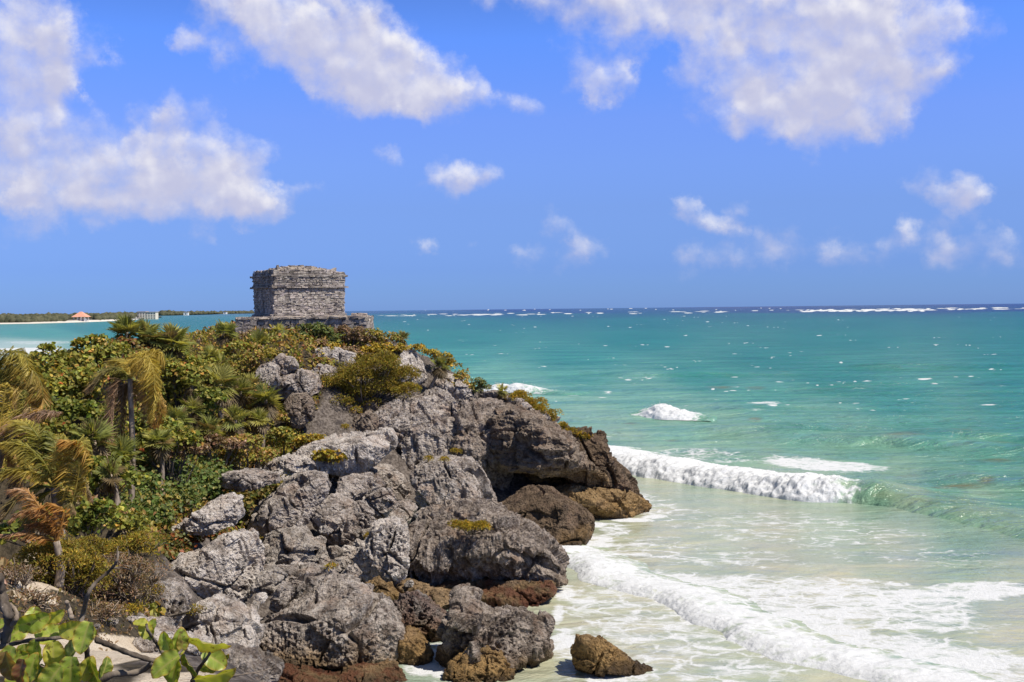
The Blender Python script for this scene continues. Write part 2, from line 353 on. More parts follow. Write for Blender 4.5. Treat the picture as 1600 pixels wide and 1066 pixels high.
# colour of the water (albedo): deep blue beyond the reef, teal, pale green, sandy in the surf
CP = [(900,488.5,.013,.07,.21),(1200,487.5,.013,.065,.20),(1500,485,.012,.06,.195),(700,489,.014,.085,.21),(300,484.5,.012,.05,.20),(800,484.5,.010,.035,.17),(1600,478,.010,.035,.17),(1200,481,.010,.035,.17),(600,488,.015,.09,.22),(1200,486,.012,.06,.20),(1600,484,.012,.05,.19),
 (640,493,.02,.17,.22),(900,491,.016,.15,.20),(1200,491,.015,.17,.21),(1600,490,.015,.16,.20),
 (700,505,.022,.22,.23),(1000,505,.018,.21,.22),(1300,505,.018,.21,.22),(1600,503,.018,.20,.21),
 (700,530,.03,.27,.25),(1000,530,.022,.25,.235),(1300,530,.022,.24,.225),(1600,530,.022,.23,.215),
 (700,560,.07,.36,.32),(900,560,.045,.31,.28),(1200,560,.028,.26,.24),(1600,560,.028,.25,.23),
 (760,590,.16,.45,.38),(900,590,.11,.40,.34),(1100,585,.05,.31,.27),(1300,590,.035,.28,.245),(1600,595,.035,.27,.235),
 (850,625,.24,.50,.42),(1000,620,.19,.46,.38),(1200,620,.10,.38,.32),(1400,625,.055,.31,.265),(1600,630,.05,.30,.25),
 (900,665,.27,.50,.41),(1050,665,.21,.46,.37),(1250,665,.15,.41,.33),(1450,670,.10,.36,.285),(1600,680,.09,.34,.27),
 (960,690,.28,.48,.38),(1150,700,.23,.45,.35),(1350,710,.18,.42,.32),(1550,720,.13,.38,.285),
 (1380,760,.25,.44,.32),(1480,760,.16,.38,.28),(1600,770,.15,.36,.265),
 (1000,780,.52,.51,.41),(1150,795,.51,.52,.42),(1300,800,.44,.50,.40),(1420,810,.38,.48,.38),(1520,810,.30,.45,.34),(1600,830,.28,.42,.32),
 (1000,840,.54,.51,.41),(1200,850,.52,.49,.395),(1400,860,.48,.48,.385),(1600,880,.42,.46,.36),
 (900,900,.56,.52,.42),(1000,1000,.56,.52,.42),(1300,950,.57,.53,.43),(1600,980,.56,.52,.42),(900,1100,.56,.52,.42),(1600,1100,.57,.53,.43),
 (0,508,.10,.36,.34),(150,512,.03,.27,.26),(300,505,.02,.21,.23),(60,520,.08,.38,.34),(200,525,.03,.29,.27),(330,525,.025,.25,.245),(40,545,.50,.60,.52),(150,545,.20,.48,.42),(330,548,.12,.42,.36),(450,560,.12,.42,.36),(100,580,.4,.55,.45),(300,650,.4,.55,.45)]
CP = np.array(CP); sandy = sstep(CP[:, 2], .30, .50)[:, None]; CP[:, 2:] *= 1 + sandy * (np.array([1.04, 1.16, 1.14]) - 1)
def lg(py): return np.log(np.maximum(py - 476, 2.0)) * 160
acc = np.zeros((len(X), 3)); ws = np.zeros(len(X))
for cx, cy, r, g, b_ in CP:
    w = 1.0 / ((((PX - cx) / 1.6) ** 2 + (lg(PY) - lg(cy)) ** 2 * 1.2 + 120) ** 1.9)
    acc += w[:, None] * np.array([r, g, b_]); ws += w
wcol = acc / ws[:, None] * np.array([.70, .67, .61])
# swell and chop as real relief where it can be seen
p2 = np.stack([X, Y, np.zeros_like(X)], 1)
near = sstep(Y, 420, 120)
skew = Y + X * 0.22
chop = fbm(np.stack([X / 9, skew / 3.2, X * 0], 1), 4, 3) * 0.26 * sstep(Y, 60, 110) + fbm(np.stack([X / 5, skew / 2.2, X * 0], 1), 3, 5) * 0.10
swell = np.sin(skew / 3.4 + 2.5 * fbm(np.stack([X / 40, Y / 40, X * 0], 1), 2, 9)) * 0.22 * sstep(Y, 85, 120)
Z += near * (chop + swell)
foam = np.zeros_like(X); weed = np.zeros_like(X)
wx = 14 * fbm(np.stack([X / 6, Y / 6, X * 0], 1), 3, 21); wy = 5 * fbm(np.stack([X / 6, Y / 6, X * 0 + 5], 1), 3, 22)
def blob(cx, cy, rx, ry, d, rot=0.0, hard=None, arr=None):
    if hard is None: hard = .12 if rx < 80 else .42
    arr = foam if arr is None else arr
    r_, c_ = np.nonzero(((np.abs(PYm - cy) < max(ry, rx * abs(math.sin(rad(rot)))) * 1.1 + 6)[:, :]))[0], None
    r0, r1 = (r_.min(), r_.max() + 1) if len(r_) else (0, 0)
    if r1 <= r0: return
    cc = np.nonzero(np.abs(PXm - cx) < rx * 1.05 + 12)[0]
    if not len(cc): return
    c0, c1 = cc.min(), cc.max() + 1
    sl_ = np.s_[r0:r1, c0:c1]
    dx = PX2[sl_] + wx2[sl_] * min(1, rx / 40) - cx; dy = PY2[sl_] + wy2[sl_] * min(1, ry / 12) - cy
    c, s = math.cos(rad(rot)), math.sin(rad(rot))
    q = np.sqrt(((dx * c + dy * s) / rx) ** 2 + ((-dx * s + dy * c) / ry) ** 2)
    arr[sl_] = np.maximum(arr[sl_], d * sstep(q, 1.0, hard))
sh2 = (nr, nc); PX2 = PX.reshape(sh2); PY2 = PY.reshape(sh2); wx2 = wx.reshape(sh2); wy2 = wy.reshape(sh2)
PXm = PX2[0]; PYm = PY2[:, [nc // 2]]
foam = foam.reshape(sh2); weed = weed.reshape(sh2)
FD = 0.83
for args in [(1290, 728, 150, 13, .80, 3), (1225, 722, 70, 9, .8, 5), (1350, 733, 60, 8, .72, 5), (1100, 715, 140, 12, .55, 4),
             (1195, 631, 58, 4, .8), (1300, 634, 60, 3, .45), (1180, 645, 30, 2.5, .6), (1445, 594, 22, 3.5, .9), (1425, 593, 40, 2, .7), (1565, 602, 18, 3, .85), (1545, 633, 30, 2.5, .6), (1345, 609, 30, 2, .5), (1150, 607, 25, 2, .6), (1230, 640, 16, 2, .6), (895, 617, 25, 3, .6), (950, 612, 18, 2.5, .7), (1000, 592, 60, 2.5, .5), (905, 600, 60, 3, .45),
             (1240, 700, 40, 2, .45), (1080, 683, 40, 2, .4), (950, 684, 22, 2.2, .6),
             # wash and lace between the breakers and round the rocks
             (1000, 790, 90, 34, .60, 5), (1060, 805, 110, 22, .50, 5), (960, 830, 60, 24, .72), (930, 850, 70, 26, .78), (900, 868, 50, 22, .86), (1000, 862, 130, 22, .55, 5), (1170, 815, 120, 12, .36), (1300, 842, 90, 10, .30), (1320, 858, 60, 6, .5), (1310, 873, 30, 5, .6), (1020, 845, 100, 12, .5),
             (1020, 808, 40, 8, .9), (985, 814, 60, 7, .92), (930, 822, 40, 9, .9), (905, 855, 30, 14, 1.0),
             (1100, 930, 260, 48, .80, 8), (1350, 950, 300, 60, .74, 6), (1500, 930, 180, 28, .80, -4), (1300, 915, 240, 18, .66, 2), (1180, 912, 130, 20, .70, 4), (1250, 985, 200, 40, .85, 12), (1450, 1040, 260, 60, .80, 8), (1540, 985, 120, 22, .45), (1550, 1040, 130, 40, .72, 5), (1480, 968, 90, 12, .7),
             (940, 960, 110, 60, .60, 20), (960, 1000, 140, 50, .56, 15), (1080, 1040, 200, 60, .58, 12), (880, 1010, 60, 60, .78), (700, 1040, 80, 50, .85), (880, 930, 40, 30, .85), (900, 1045, 60, 18, .80), (960, 1060, 120, 18, .70), (868, 965, 22, 46, .74, 8), (1000, 1052, 50, 8, .85), (660, 1050, 60, 25, .95),
             (1250, 830, 360, 44, .50, 3), (1100, 870, 260, 30, .52, 4), (1420, 870, 260, 30, .46, 3), (1000, 960, 160, 90, .60, 20), (1130, 1020, 200, 60, .60, 12),
             # beyond the headland on the left: the bay
             (40, 548, 120, 9, .75), (60, 535, 90, 6, .55), (100, 552, 160, 8, .62), (20, 527, 70, 4, .55), (200, 546, 150, 4, .40), (130, 512, 26, 1.6, .7), (60, 520, 30, 1.8, .7), (55, 512, 22, 1.4, .6), (230, 519, 30, 1.6, .6), (90, 527, 30, 2, .6), (170, 528, 20, 1.6, .6), (320, 532, 12, 1.5, .6)]:
    args = list(args); args[4] = args[4] * (FD if args[4] < .9 else .92); blob(*args)
R_ = random.Random(11)
for k in range(200):                                 # scattered whitecaps
    cy = 494 + 150 * R_.random() ** 1.6; cx = R_.uniform(560, 1640)
    if R_.random() < 0.25: cx = R_.uniform(-10, 360); cy = R_.uniform(498, 540)
    s_ = (cy - 484) / 90
    for _k in range(R_.choice([0, 1, 2, 3])): blob(cx + R_.uniform(-14, 14) * (.5 + s_), cy + R_.uniform(-1.2, 1.2) * (.5 + s_), R_.uniform(2, 7) * (.4 + .8 * s_), R_.uniform(.4, .9) * (.5 + .6 * s_), R_.uniform(.5, .8))
    blob(cx, cy - 0 * s_, R_.uniform(3, 11) * (0.4 + .8 * s_), R_.uniform(0.5, 1.3) * (0.5 + 0.6 * s_), R_.uniform(.5, .85), R_.uniform(-4, 4))
for k in range(170):                                  # surf on the reef
    cx = R_.choice([R_.uniform(580, 900), R_.uniform(860, 1300), R_.uniform(1240, 1460), R_.uniform(1240, 1460), R_.uniform(1400, 1620)])
    blob(cx, 483 + (800 - cx) * 0.0112 + R_.uniform(6.0, 9.5), R_.uniform(3, 22), R_.uniform(0.5, 1.2), R_.uniform(.6, 1.0))
for cx in range(1270, 1450, 9): blob(cx + R_.uniform(-4, 4), 485.5 + R_.uniform(-.7, .8), 9, 1.6, 1.0)
for k in range(40): blob(R_.uniform(610, 1600), 480 + R_.uniform(1.5, 5), R_.uniform(2, 6), .7, .9)
for cx, cy, rx, ry, d in [(1210, 662, 46, 4, .7), (1410, 690, 50, 4, .6), (1560, 720, 40, 4, .6), (1370, 760, 30, 5, .6), (1285, 664, 32, 3.5, 1), (1260, 672, 22, 2.5, .8), (1230, 672, 30, 2, .6), (1180, 655, 14, 2, .8), (1200, 706, 24, 2.5, .8), (1240, 668, 40, 2.5, .5), (1490, 671, 45, 3, .8), (1545, 682, 18, 4, .9), (1450, 680, 34, 3, .5), (1500, 762, 40, 4, .9), (1460, 764, 14, 2, .9), (1540, 758, 20, 3, .6), (1125, 607, 24, 2.5, .6), (1180, 608, 20, 1.8, .6), (985, 660, 16, 1.5, .7), (1050, 688, 18, 1.6, .5), (1225, 581, 16, 1.6, .6), (1475, 785, 16, 3, .6), (1570, 700, 40, 3, .35), (1420, 745, 26, 2.5, .4)]:
    blob(cx, cy, rx * 1.15, ry * 1.5, d * .95, 0, .0, weed)
for ft, am, wd in (([(1150, 690), (1250, 688), (1350, 690), (1450, 696), (1600, 706), (1700, 712)], (0, .5, .6, .6, .6, .4), 2.2), ([(1000, 668), (1150, 676), (1250, 676), (1330, 672), (1420, 668)], (0, .5, .7, .6, 0), 2.4), ([(1360, 688), (1480, 686), (1560, 690), (1640, 694), (1700, 695)], (0, .7, .7, .6, .5), 2.2), ([(1120, 600), (1250, 604), (1400, 604), (1520, 600)], (0, .6, .6, 0), 4), ([(880, 582), (1000, 586), (1100, 586), (1220, 582)], (0, .7, .7, 0), 4), ([(1000, 632), (1120, 640), (1300, 638), (1420, 632)], (0, .6, .6, 0), 3), ([(1250, 570), (1400, 574), (1600, 570)], (0, .6, .5), 4), ([(950, 700), (1100, 708), (1200, 712), (1300, 716)], (0, .4, .4, 0), 2), ([(1420, 742), (1520, 750), (1650, 760)], (0, .5, .5), 2.2)):
    q = np.array([tuple(W(*f_)) for f_ in ft])           # long low swells
    d_ = Y - np.interp(X, q[:, 0], q[:, 1]) - 1.5 * wx / 14
    Z += np.interp(X, q[:, 0], am, left=0, right=am[-1] if am[-1] else 0) * np.where(d_ < 0, np.exp(-(d_ / wd) ** 2), np.exp(-(d_ / (2.2 * wd)) ** 2))
Z *= sstep(Y, 600, 300)
foam = foam.ravel(); weed = weed.ravel()
SEA = sea_material()
def water_tint(V):                                   # colour of the water at any spot
    px = V[:, 0] / V[:, 1] * FPX + 800; py = 483 + H * FPX / V[:, 1] - (px - 800) * 0.0112
    ac = np.zeros((len(V), 3)); w_ = np.zeros(len(V))
    for cx, cy, r, g, b_ in CP:
        w = 1.0 / ((((px - cx) / 1.6) ** 2 + (lg(py) - lg(cy)) ** 2 * 1.2 + 120) ** 1.9)
        ac += w[:, None] * np.array([r, g, b_]); w_ += w
    return ac / w_[:, None] * np.array([.70, .67, .61])
k = np.arange(nr - 1)[:, None] * nc + np.arange(nc - 1)[None, :]; k = k.ravel()
Q = np.stack([k, k + 1, k + nc + 1, k + nc], 1)
mk('sea', np.stack([X, Y, Z], 1), Q, SEA, origin=(0, 0, 0), cols={'wcol': wcol}, floats={'foam': foam, 'weed': weed}, kind='structure')

def breaker(name, foot, amp, front, back, fo, lump, ds, seed, jig=0.5, curl=0.0, vdens=1.0):
    """a breaking wave as its own body of water: foot line on the water (photo pixels), crest height, depth of face and back, foaminess along it"""
    q = np.array([tuple(W(a, b_)) for a, b_ in foot]); L = np.concatenate([[0], np.cumsum(np.linalg.norm(np.diff(q, axis=0), axis=1))])
    n = int(L[-1] / ds); s = np.linspace(0, L[-1], n)
    fx = np.interp(s, L, q[:, 0]); fy = np.interp(s, L, q[:, 1])
    hw_ = min(int(1.8 / ds), n // 6); kk = np.ones(2 * hw_ + 1) / (2 * hw_ + 1)
    for _ in range(3):                                   # no kinks in the crest line
        fx = np.convolve(np.pad(fx, hw_, 'reflect', reflect_type='odd'), kk, 'valid'); fy = np.convolve(np.pad(fy, hw_, 'reflect', reflect_type='odd'), kk, 'valid')
    a = np.interp(s, L, amp); f0 = np.interp(s, L, fo)
    t = np.stack([np.gradient(fx), np.gradient(fy)], 1); t /= np.linalg.norm(t, axis=1)[:, None]
    nrm = np.stack([-t[:, 1], t[:, 0]], 1); nrm *= np.sign(nrm[:, 1:2])          # seaward
    w1 = fbm(np.stack([s / 4.5, s * 0, s * 0 + seed], 1), 4, seed, .5); w2 = fbm(np.stack([s / 3.5, s * 0, s * 0 + seed + 9], 1), 3, seed)
    a = a * (1 + 0.75 * w2) * (1 + .22 * fbm(np.stack([s / .8, s * 0, s * 0 + seed], 1), 3, seed + 3) * (lump > 0))
    # profile: from in front of the foot, up the face, over the crest, down the long back
    m1 = int(26 * vdens); m2 = int(46 * vdens)
    v1 = np.linspace(0, 1, m1); v2 = np.linspace(0, 1, m2)[1:]
    D = np.concatenate([front * (v1 - 0.55 * curl * np.sin(v1 * math.pi) * v1), front + back * v2])
    Hh = np.concatenate([np.sin(v1 * math.pi / 2) ** 0.9, (1 - sstep(v2, 0, 1)) ** 1.15])
    wf = np.concatenate([sstep(v1, 0, .12), 1 - sstep(v2, .45, 1)])
    d = D[None, :] + (jig * w1)[:, None]; h = a[:, None] * Hh[None, :] - 0.10 - (0.9 * (1 - sstep(a, .05, .32)))[:, None]
    Xb = fx[:, None] + nrm[:, 0:1] * d; Yb = fy[:, None] + nrm[:, 1:2] * d
    V = np.stack([Xb, Yb, h], -1).reshape(-1, 3)
    fm = (f0[:, None] * np.concatenate([np.ones(m1), 1 - 0.75 * sstep(v2, .25, 1.0)])[None, :]).ravel()
    wt = np.broadcast_to(wf, (n, len(D))).ravel() * np.clip(a / 0.8, .25, 1.3).repeat(len(D))
    pb = V * np.array([1, 1, 1.25])
    bil = (0.5 - np.abs(fbm(pb / 1.3, 3, seed + 40))) * 1.3 + (0.5 - np.abs(fbm(pb / np.array([.40, .40, .40]), 4, seed + 50, .6))) * 0.40 + 0.16 * fbm(pb / 0.12, 2, seed + 60) - 0.55
    amt = lump * bil * wt * sstep(fm, .25, .7)
    lean_ = np.concatenate([np.linspace(.75, .12, m1), np.full(m2 - 1, .05)])
    ndir = np.stack([np.zeros((n, len(D))) - nrm[:, 0:1] * lean_[None], np.zeros((n, len(D))) - nrm[:, 1:2] * lean_[None], np.full((n, len(D)), .9)], -1).reshape(-1, 3)
    V = V + ndir * amt[:, None]
    V[:, 2] += (1 - sstep(fm, 0, .4)) * 0.12 * fbm(V / np.array([1.2, .5, .5]), 3, 5) * wt
    ns = int(L[-1] * 34) if (lump and front > 1) else 0
    rs_ = np.random.default_rng(seed + 70); i_ = rs_.integers(0, n, ns); j_ = rs_.integers(int(m1 * .2), m1 + int(m2 * .25), ns); base_ = V.reshape(n, -1, 3)[i_, j_]
    keep = f0[i_] > rs_.random(ns) * .9 + .1; base_ = base_[keep]; ns = len(base_)
    cen = base_ + np.stack([rs_.normal(size=ns) * .12, rs_.normal(size=ns) * .12, np.abs(rs_.normal(size=ns)) * .16 * (.4 + a[i_][keep])], 1)
    tet = np.array([(1, 1, 1), (1, -1, -1), (-1, 1, -1), (-1, -1, 1)]) * .577; sz_ = rs_.uniform(.010, .034, ns)[:, None, None] * (1 if ds < .1 else 1.6)
    VS = (cen[:, None] + tet[None] * sz_ * rs_.uniform(.6, 1.4, (ns, 4, 1))).reshape(-1, 3)
    m = len(D); k = np.arange(n - 1)[:, None] * m + np.arange(m - 1)[None]; k = k.ravel()
    nb = len(V); ks = nb + 4 * np.arange(ns)[:, None]; TS = np.concatenate([ks + np.array(f_) for f_ in ((0, 1, 2), (0, 3, 1), (0, 2, 3), (1, 3, 2))]) if ns else []
    V = np.concatenate([V, VS]) if ns else V; fm = np.concatenate([fm, np.full(4 * ns, 1.1)]); bil = np.concatenate([bil, np.zeros(4 * ns)])
    return mk(name, V, [np.stack([k, k + m, k + m + 1, k + 1], 1), TS], SEA, origin=(q[0][0], q[0][1], 0), cols={'wcol': water_tint(V) * np.array([.9, 1.0, .92])},
              floats={'foam': np.clip(fm * (0.86 + .25 * np.clip(bil, -.5, .5)), 0, 1), 'weed': V[:, 2] * 0 + (0.22 if lump else 0) * (fm < .2) * sstep(V[:, 2], .1, .5)}, kind='structure')
# the big breaker past the headland, falling into a green shoulder on its right
breaker('breaking_wave', [(850, 706), (910, 722), (950, 736), (1000, 746), (1080, 757), (1150, 769), (1200, 778), (1250, 784), (1300, 788), (1330, 787), (1355, 786), (1385, 790), (1440, 805), (1520, 826), (1620, 850), (1760, 880)],
      [.5, .8, 1.0, 1.05, 1.05, 1.05, 1.1, 1.2, 1.3, 1.3, 1.15, .8, .5, .45, .4, .3], 2.1, 8.5, [.98, .98, .98, .98, .98, .97, .95, .90, .76, .52, .22, .05, 0, 0, 0, 0], .44, .06, 1, 1.1, 0)
breaker('breaking_wave', [(820, 862), (860, 878), (890, 890), (940, 914), (1000, 938), (1055, 954), (1080, 984), (1140, 1003), (1200, 1029), (1270, 1045), (1330, 1060), (1400, 1082), (1480, 1110), (1560, 1140)],
      [.34, .36, .38, .38, .38, .37, .37, .37, .36, .36, .36, .36, .36, .34], .98, 4.2, [.80] * 14, .34, .045, 2, 2.1)
breaker('breaking_wave', [(960, 650), (990, 651), (1012, 652), (1040, 655), (1075, 656), (1100, 656), (1140, 657)], [0, .7, 1.25, .85, .6, .4, 0], 2.4, 5.0, [.0, .7, .98, .9, .85, .4, 0], .38, .11, 3, 1.8)
breaker('breaking_wave', [(730, 610), (765, 612), (800, 613), (830, 614), (890, 618)], [.3, 1.1, 1.0, .6, .1], 2.0, 6, [.5, .97, .97, .6, 0], .5, .2, 4, .8)
# ------------------------------------------------------------------ rock
def rock_material(name, dark, mid, light, warm=(0.27, 0.17, 0.075), wz=(1.2, 2.6), algae=0.0, wetz=0.55, warm_all=0.0, darkspots=0.55, strata=0.0):
    m, t = new_mat(name)
    pos = t.pos; b = t.b
    oi = t.new('ShaderNodeObjectInfo').outputs['Random']
    pp = t.vmath('ADD', pos, t.scale(t.new('ShaderNodeObjectInfo').outputs['Location'], (.37, .61, .23)))
    n1 = t.noise(pp, 0.55, 8, 0.6, 0.3); n2 = t.noise(pp, 2.6, 8, 0.68); n3 = t.noise(pp, 11, 6, 0.7)
    st = t.noise(t.scale(pp, (1.3, 1.3, 0.16)), 1.2, 6, 0.6)
    c = t.mix(t.step(n1, 0.32, 0.68), dark, mid)
    c = t.mix(t.math('MULTIPLY', t.step(n2, 0.36, 0.62), 0.9), c, light)
    c = t.mix(t.math('MULTIPLY', t.step(t.noise(pp, 1.7, 9, 0.72, 0.5), 0.50, 0.64), darkspots), c, (0.042, 0.030, 0.023))
    c = t.mix(t.math('MULTIPLY', t.step(st, 0.52, 0.66), 0.55), c, (0.055, 0.040, 0.031))
    c = t.mix(t.math('MULTIPLY', t.step(n3, 0.54, 0.70), 0.45), c, tuple(min(.62, x * 1.45) for x in light))
    c = t.mix(t.math('MULTIPLY', t.step(n3, 0.48, 0.32), 0.55), c, (0.045, 0.033, 0.026))  # lows of the fine grain darkened: crevice shade painted into the colour
    # faint pink-brown iron staining
    c = t.mix(t.math('MULTIPLY', t.step(t.noise(pp, 0.9, 5, 0.6), 0.50, 0.72), 0.50), c, (0.34, 0.225, 0.155))
    sz = t.new('ShaderNodeSeparateXYZ'); t.put(sz.inputs[0], pos); z = sz.outputs[2]
    zz = t.math('MULTIPLY_ADD', t.math('SUBTRACT', n1, 0.5), 2.2, z)
    wc = t.mix(t.step(n2, 0.35, 0.65), tuple(x * 0.55 for x in warm), tuple(x * 1.25 for x in warm))
    wf = t.step(zz, wz[1], wz[0]) if wz else 0.0
    if warm_all: wf = t.math('MAXIMUM', wf, t.math('MULTIPLY', t.step(n1, 0.25, 0.55), warm_all))
    c = t.mix(t.math('MULTIPLY', wf, 0.85), c, wc) if wz else c
    c = t.mix(t.math('MULTIPLY', t.step(zz, wetz, wetz - 0.6), 0.85), c, (0.045, 0.030, 0.018))
    if algae:
        af = t.math('MULTIPLY', t.step(t.noise(pp, 1.3, 7, 0.65), 0.40, 0.56), algae)
        c = t.mix(af, c, t.mix(n3, (0.055, 0.014, 0.009), (0.17, 0.05, 0.026)))
    t.put(b.inputs['Base Color'], c)
    t.put(b.inputs['Roughness'], t.step(z, 0.2, 1.0, 0.45, 0.92))
    b.inputs['Specular IOR Level'].default_value = 0.22
    pit = t.voro(pp, 5.5, 'F1'); pit2 = t.voro(pp, 15, 'F1')
    n5 = t.noise(pp, 6.5, 7, 0.7)
    hgt = t.math('ADD', t.math('MULTIPLY_ADD', n2, 0.35, t.math('MULTIPLY', n5, 0.7)), t.math('MULTIPLY_ADD', t.step(pit, 0.0, 0.5), 0.30, t.math('MULTIPLY', t.step(pit2, 0, .5), 0.14)))
    hgt = t.math('MULTIPLY_ADD', n3, 0.35, hgt)
    if strata: hgt = t.math('MULTIPLY_ADD', t.noise(t.scale(pp, (.35, .35, 4)), 1.3, 5, .6), strata, hgt)
    t.put(b.inputs['Normal'], t.bump(hgt, 1.0, 0.26))
    return m
MR = {
 'grey': rock_material('rock_grey_limestone', (0.175, 0.136, 0.107), (0.39, 0.325, 0.272), (0.59, 0.515, 0.445), wz=(0.0, 0.9)),
 'pale': rock_material('rock_pale_limestone', (0.35, 0.288, 0.24), (0.56, 0.485, 0.415), (0.73, 0.655, 0.58), darkspots=0.35, wz=(-2, -1)),
 'pitted': rock_material('rock_pitted_grey', (0.145, 0.108, 0.085), (0.35, 0.288, 0.24), (0.57, 0.495, 0.425), darkspots=0.6, wz=(0.2, 1.2)),
 'dark': rock_material('rock_dark_weathered', (0.09, 0.064, 0.048), (0.22, 0.173, 0.138), (0.45, 0.375, 0.31), darkspots=0.6, wz=(0.0, 0.8)),
 'tan': rock_material('rock_tan_rubble', (0.24, 0.196, 0.155), (0.38, 0.32, 0.262), (0.53, 0.465, 0.40), darkspots=0.3, wz=(-2, -1)),
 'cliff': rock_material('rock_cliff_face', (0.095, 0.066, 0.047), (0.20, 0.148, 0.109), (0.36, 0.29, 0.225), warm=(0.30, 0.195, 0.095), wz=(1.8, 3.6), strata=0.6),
 'brown': rock_material('rock_brown_wet', (0.050, 0.034, 0.024), (0.10, 0.068, 0.046), (0.20, 0.145, 0.10), warm=(0.19, 0.115, 0.045), wz=(0.4, 1.3), warm_all=0.22),
 'ochre': rock_material('rock_ochre_wet', (0.16, 0.10, 0.045), (0.27, 0.175, 0.08), (0.38, 0.27, 0.15), warm=(0.30, 0.18, 0.065), wz=(0.5, 1.8), warm_all=0.5, darkspots=.45),
 'red': rock_material('rock_red_algae', (0.09, 0.06, 0.045), (0.16, 0.11, 0.08), (0.28, 0.22, 0.17), algae=0.75, wz=(0.5, 1.5)),
 'reddish': rock_material('rock_red_tinged', (0.10, 0.08, 0.07), (0.20, 0.165, 0.14), (0.34, 0.30, 0.26), algae=0.5, wz=(0.3, 1.2)),
}
_ico = {}
def ico(sub):
    if sub not in _ico:
        bm = bmesh.new(); bmesh.ops.create_icosphere(bm, subdivisions=sub, radius=1)
        V = np.array([v.co[:] for v in bm.verts]); F = np.array([[v.index for v in f.verts] for f in bm.faces]); bm.free()
        _ico[sub] = (V / np.linalg.norm(V, axis=1)[:, None], F)
    return _ico[sub]
def unit3(*v):
    v = np.array(v, float); return v / np.linalg.norm(v)
def voxel(V, F, vs):
    """even out the mesh so that relief is equally fine on every side"""
    me = bpy.data.meshes.new('tmp'); me.from_pydata(V.tolist(), [], F.tolist()); o = bpy.data.objects.new('tmp', me); COL.objects.link(o)
    md = o.modifiers.new('r', 'REMESH'); md.mode = 'VOXEL'; md.voxel_size = vs
    dg = bpy.context.evaluated_depsgraph_get(); e = o.evaluated_get(dg); m2 = e.to_mesh()
    v = np.empty(len(m2.vertices) * 3, np.float32); m2.vertices.foreach_get('co', v)
    m2.calc_loop_triangles(); f = np.empty(len(m2.loop_triangles) * 3, np.int32); m2.loop_triangles.foreach_get('vertices', f)
    e.to_mesh_clear(); bpy.data.objects.remove(o); bpy.data.meshes.remove(me)
    v = v.reshape(-1, 3).astype(float); f = f.reshape(-1, 3)
    nn = vnormals(v, f)
    if (nn * (v - v.mean(0))).sum() < 0: f = f[:, ::-1]
    return v, f
def vnormals(V, F):
    n = np.cross(V[F[:, 1]] - V[F[:, 0]], V[F[:, 2]] - V[F[:, 0]]); o = np.zeros_like(V)
    for k in range(3):
        for j in range(3): o[:, j] += np.bincount(F[:, k], n[:, j], len(V))
    return o / (np.linalg.norm(o, axis=1)[:, None] + 1e-12)
def chips(p, seed):
    """fractured planes: each cell of a random mosaic tilts its own way"""
    p = np.asarray(p, np.float32); i = np.floor(p).astype(np.int64); f = p - i
    best = np.full(len(p), 9, np.float32); val = np.zeros(len(p), np.float32)
    for dx in (-1, 0, 1):
        for dy in (-1, 0, 1):
            for dz in (-1, 0, 1):
                h = _h(i[:, 0] + dx, i[:, 1] + dy, i[:, 2] + dz, seed)
                q = f - np.stack([(h & 1023) / 1023 + dx, ((h >> 10) & 1023) / 1023 + dy, ((h >> 20) & 1023) / 1023 + dz], 1)
                d = np.einsum('ij,ij->i', q, q); g = _h(i[:, 0] + dx, i[:, 1] + dy, i[:, 2] + dz, seed + 91)
                v = q[:, 0] * ((g & 255) / 127.5 - 1) + q[:, 1] * (((g >> 8) & 255) / 127.5 - 1) + q[:, 2] * (((g >> 16) & 255) / 127.5 - 1) + ((g >> 24) / 255 - .5) * .9
                m = d < best; best = np.where(m, d, best); val = np.where(m, v, val)
    return val
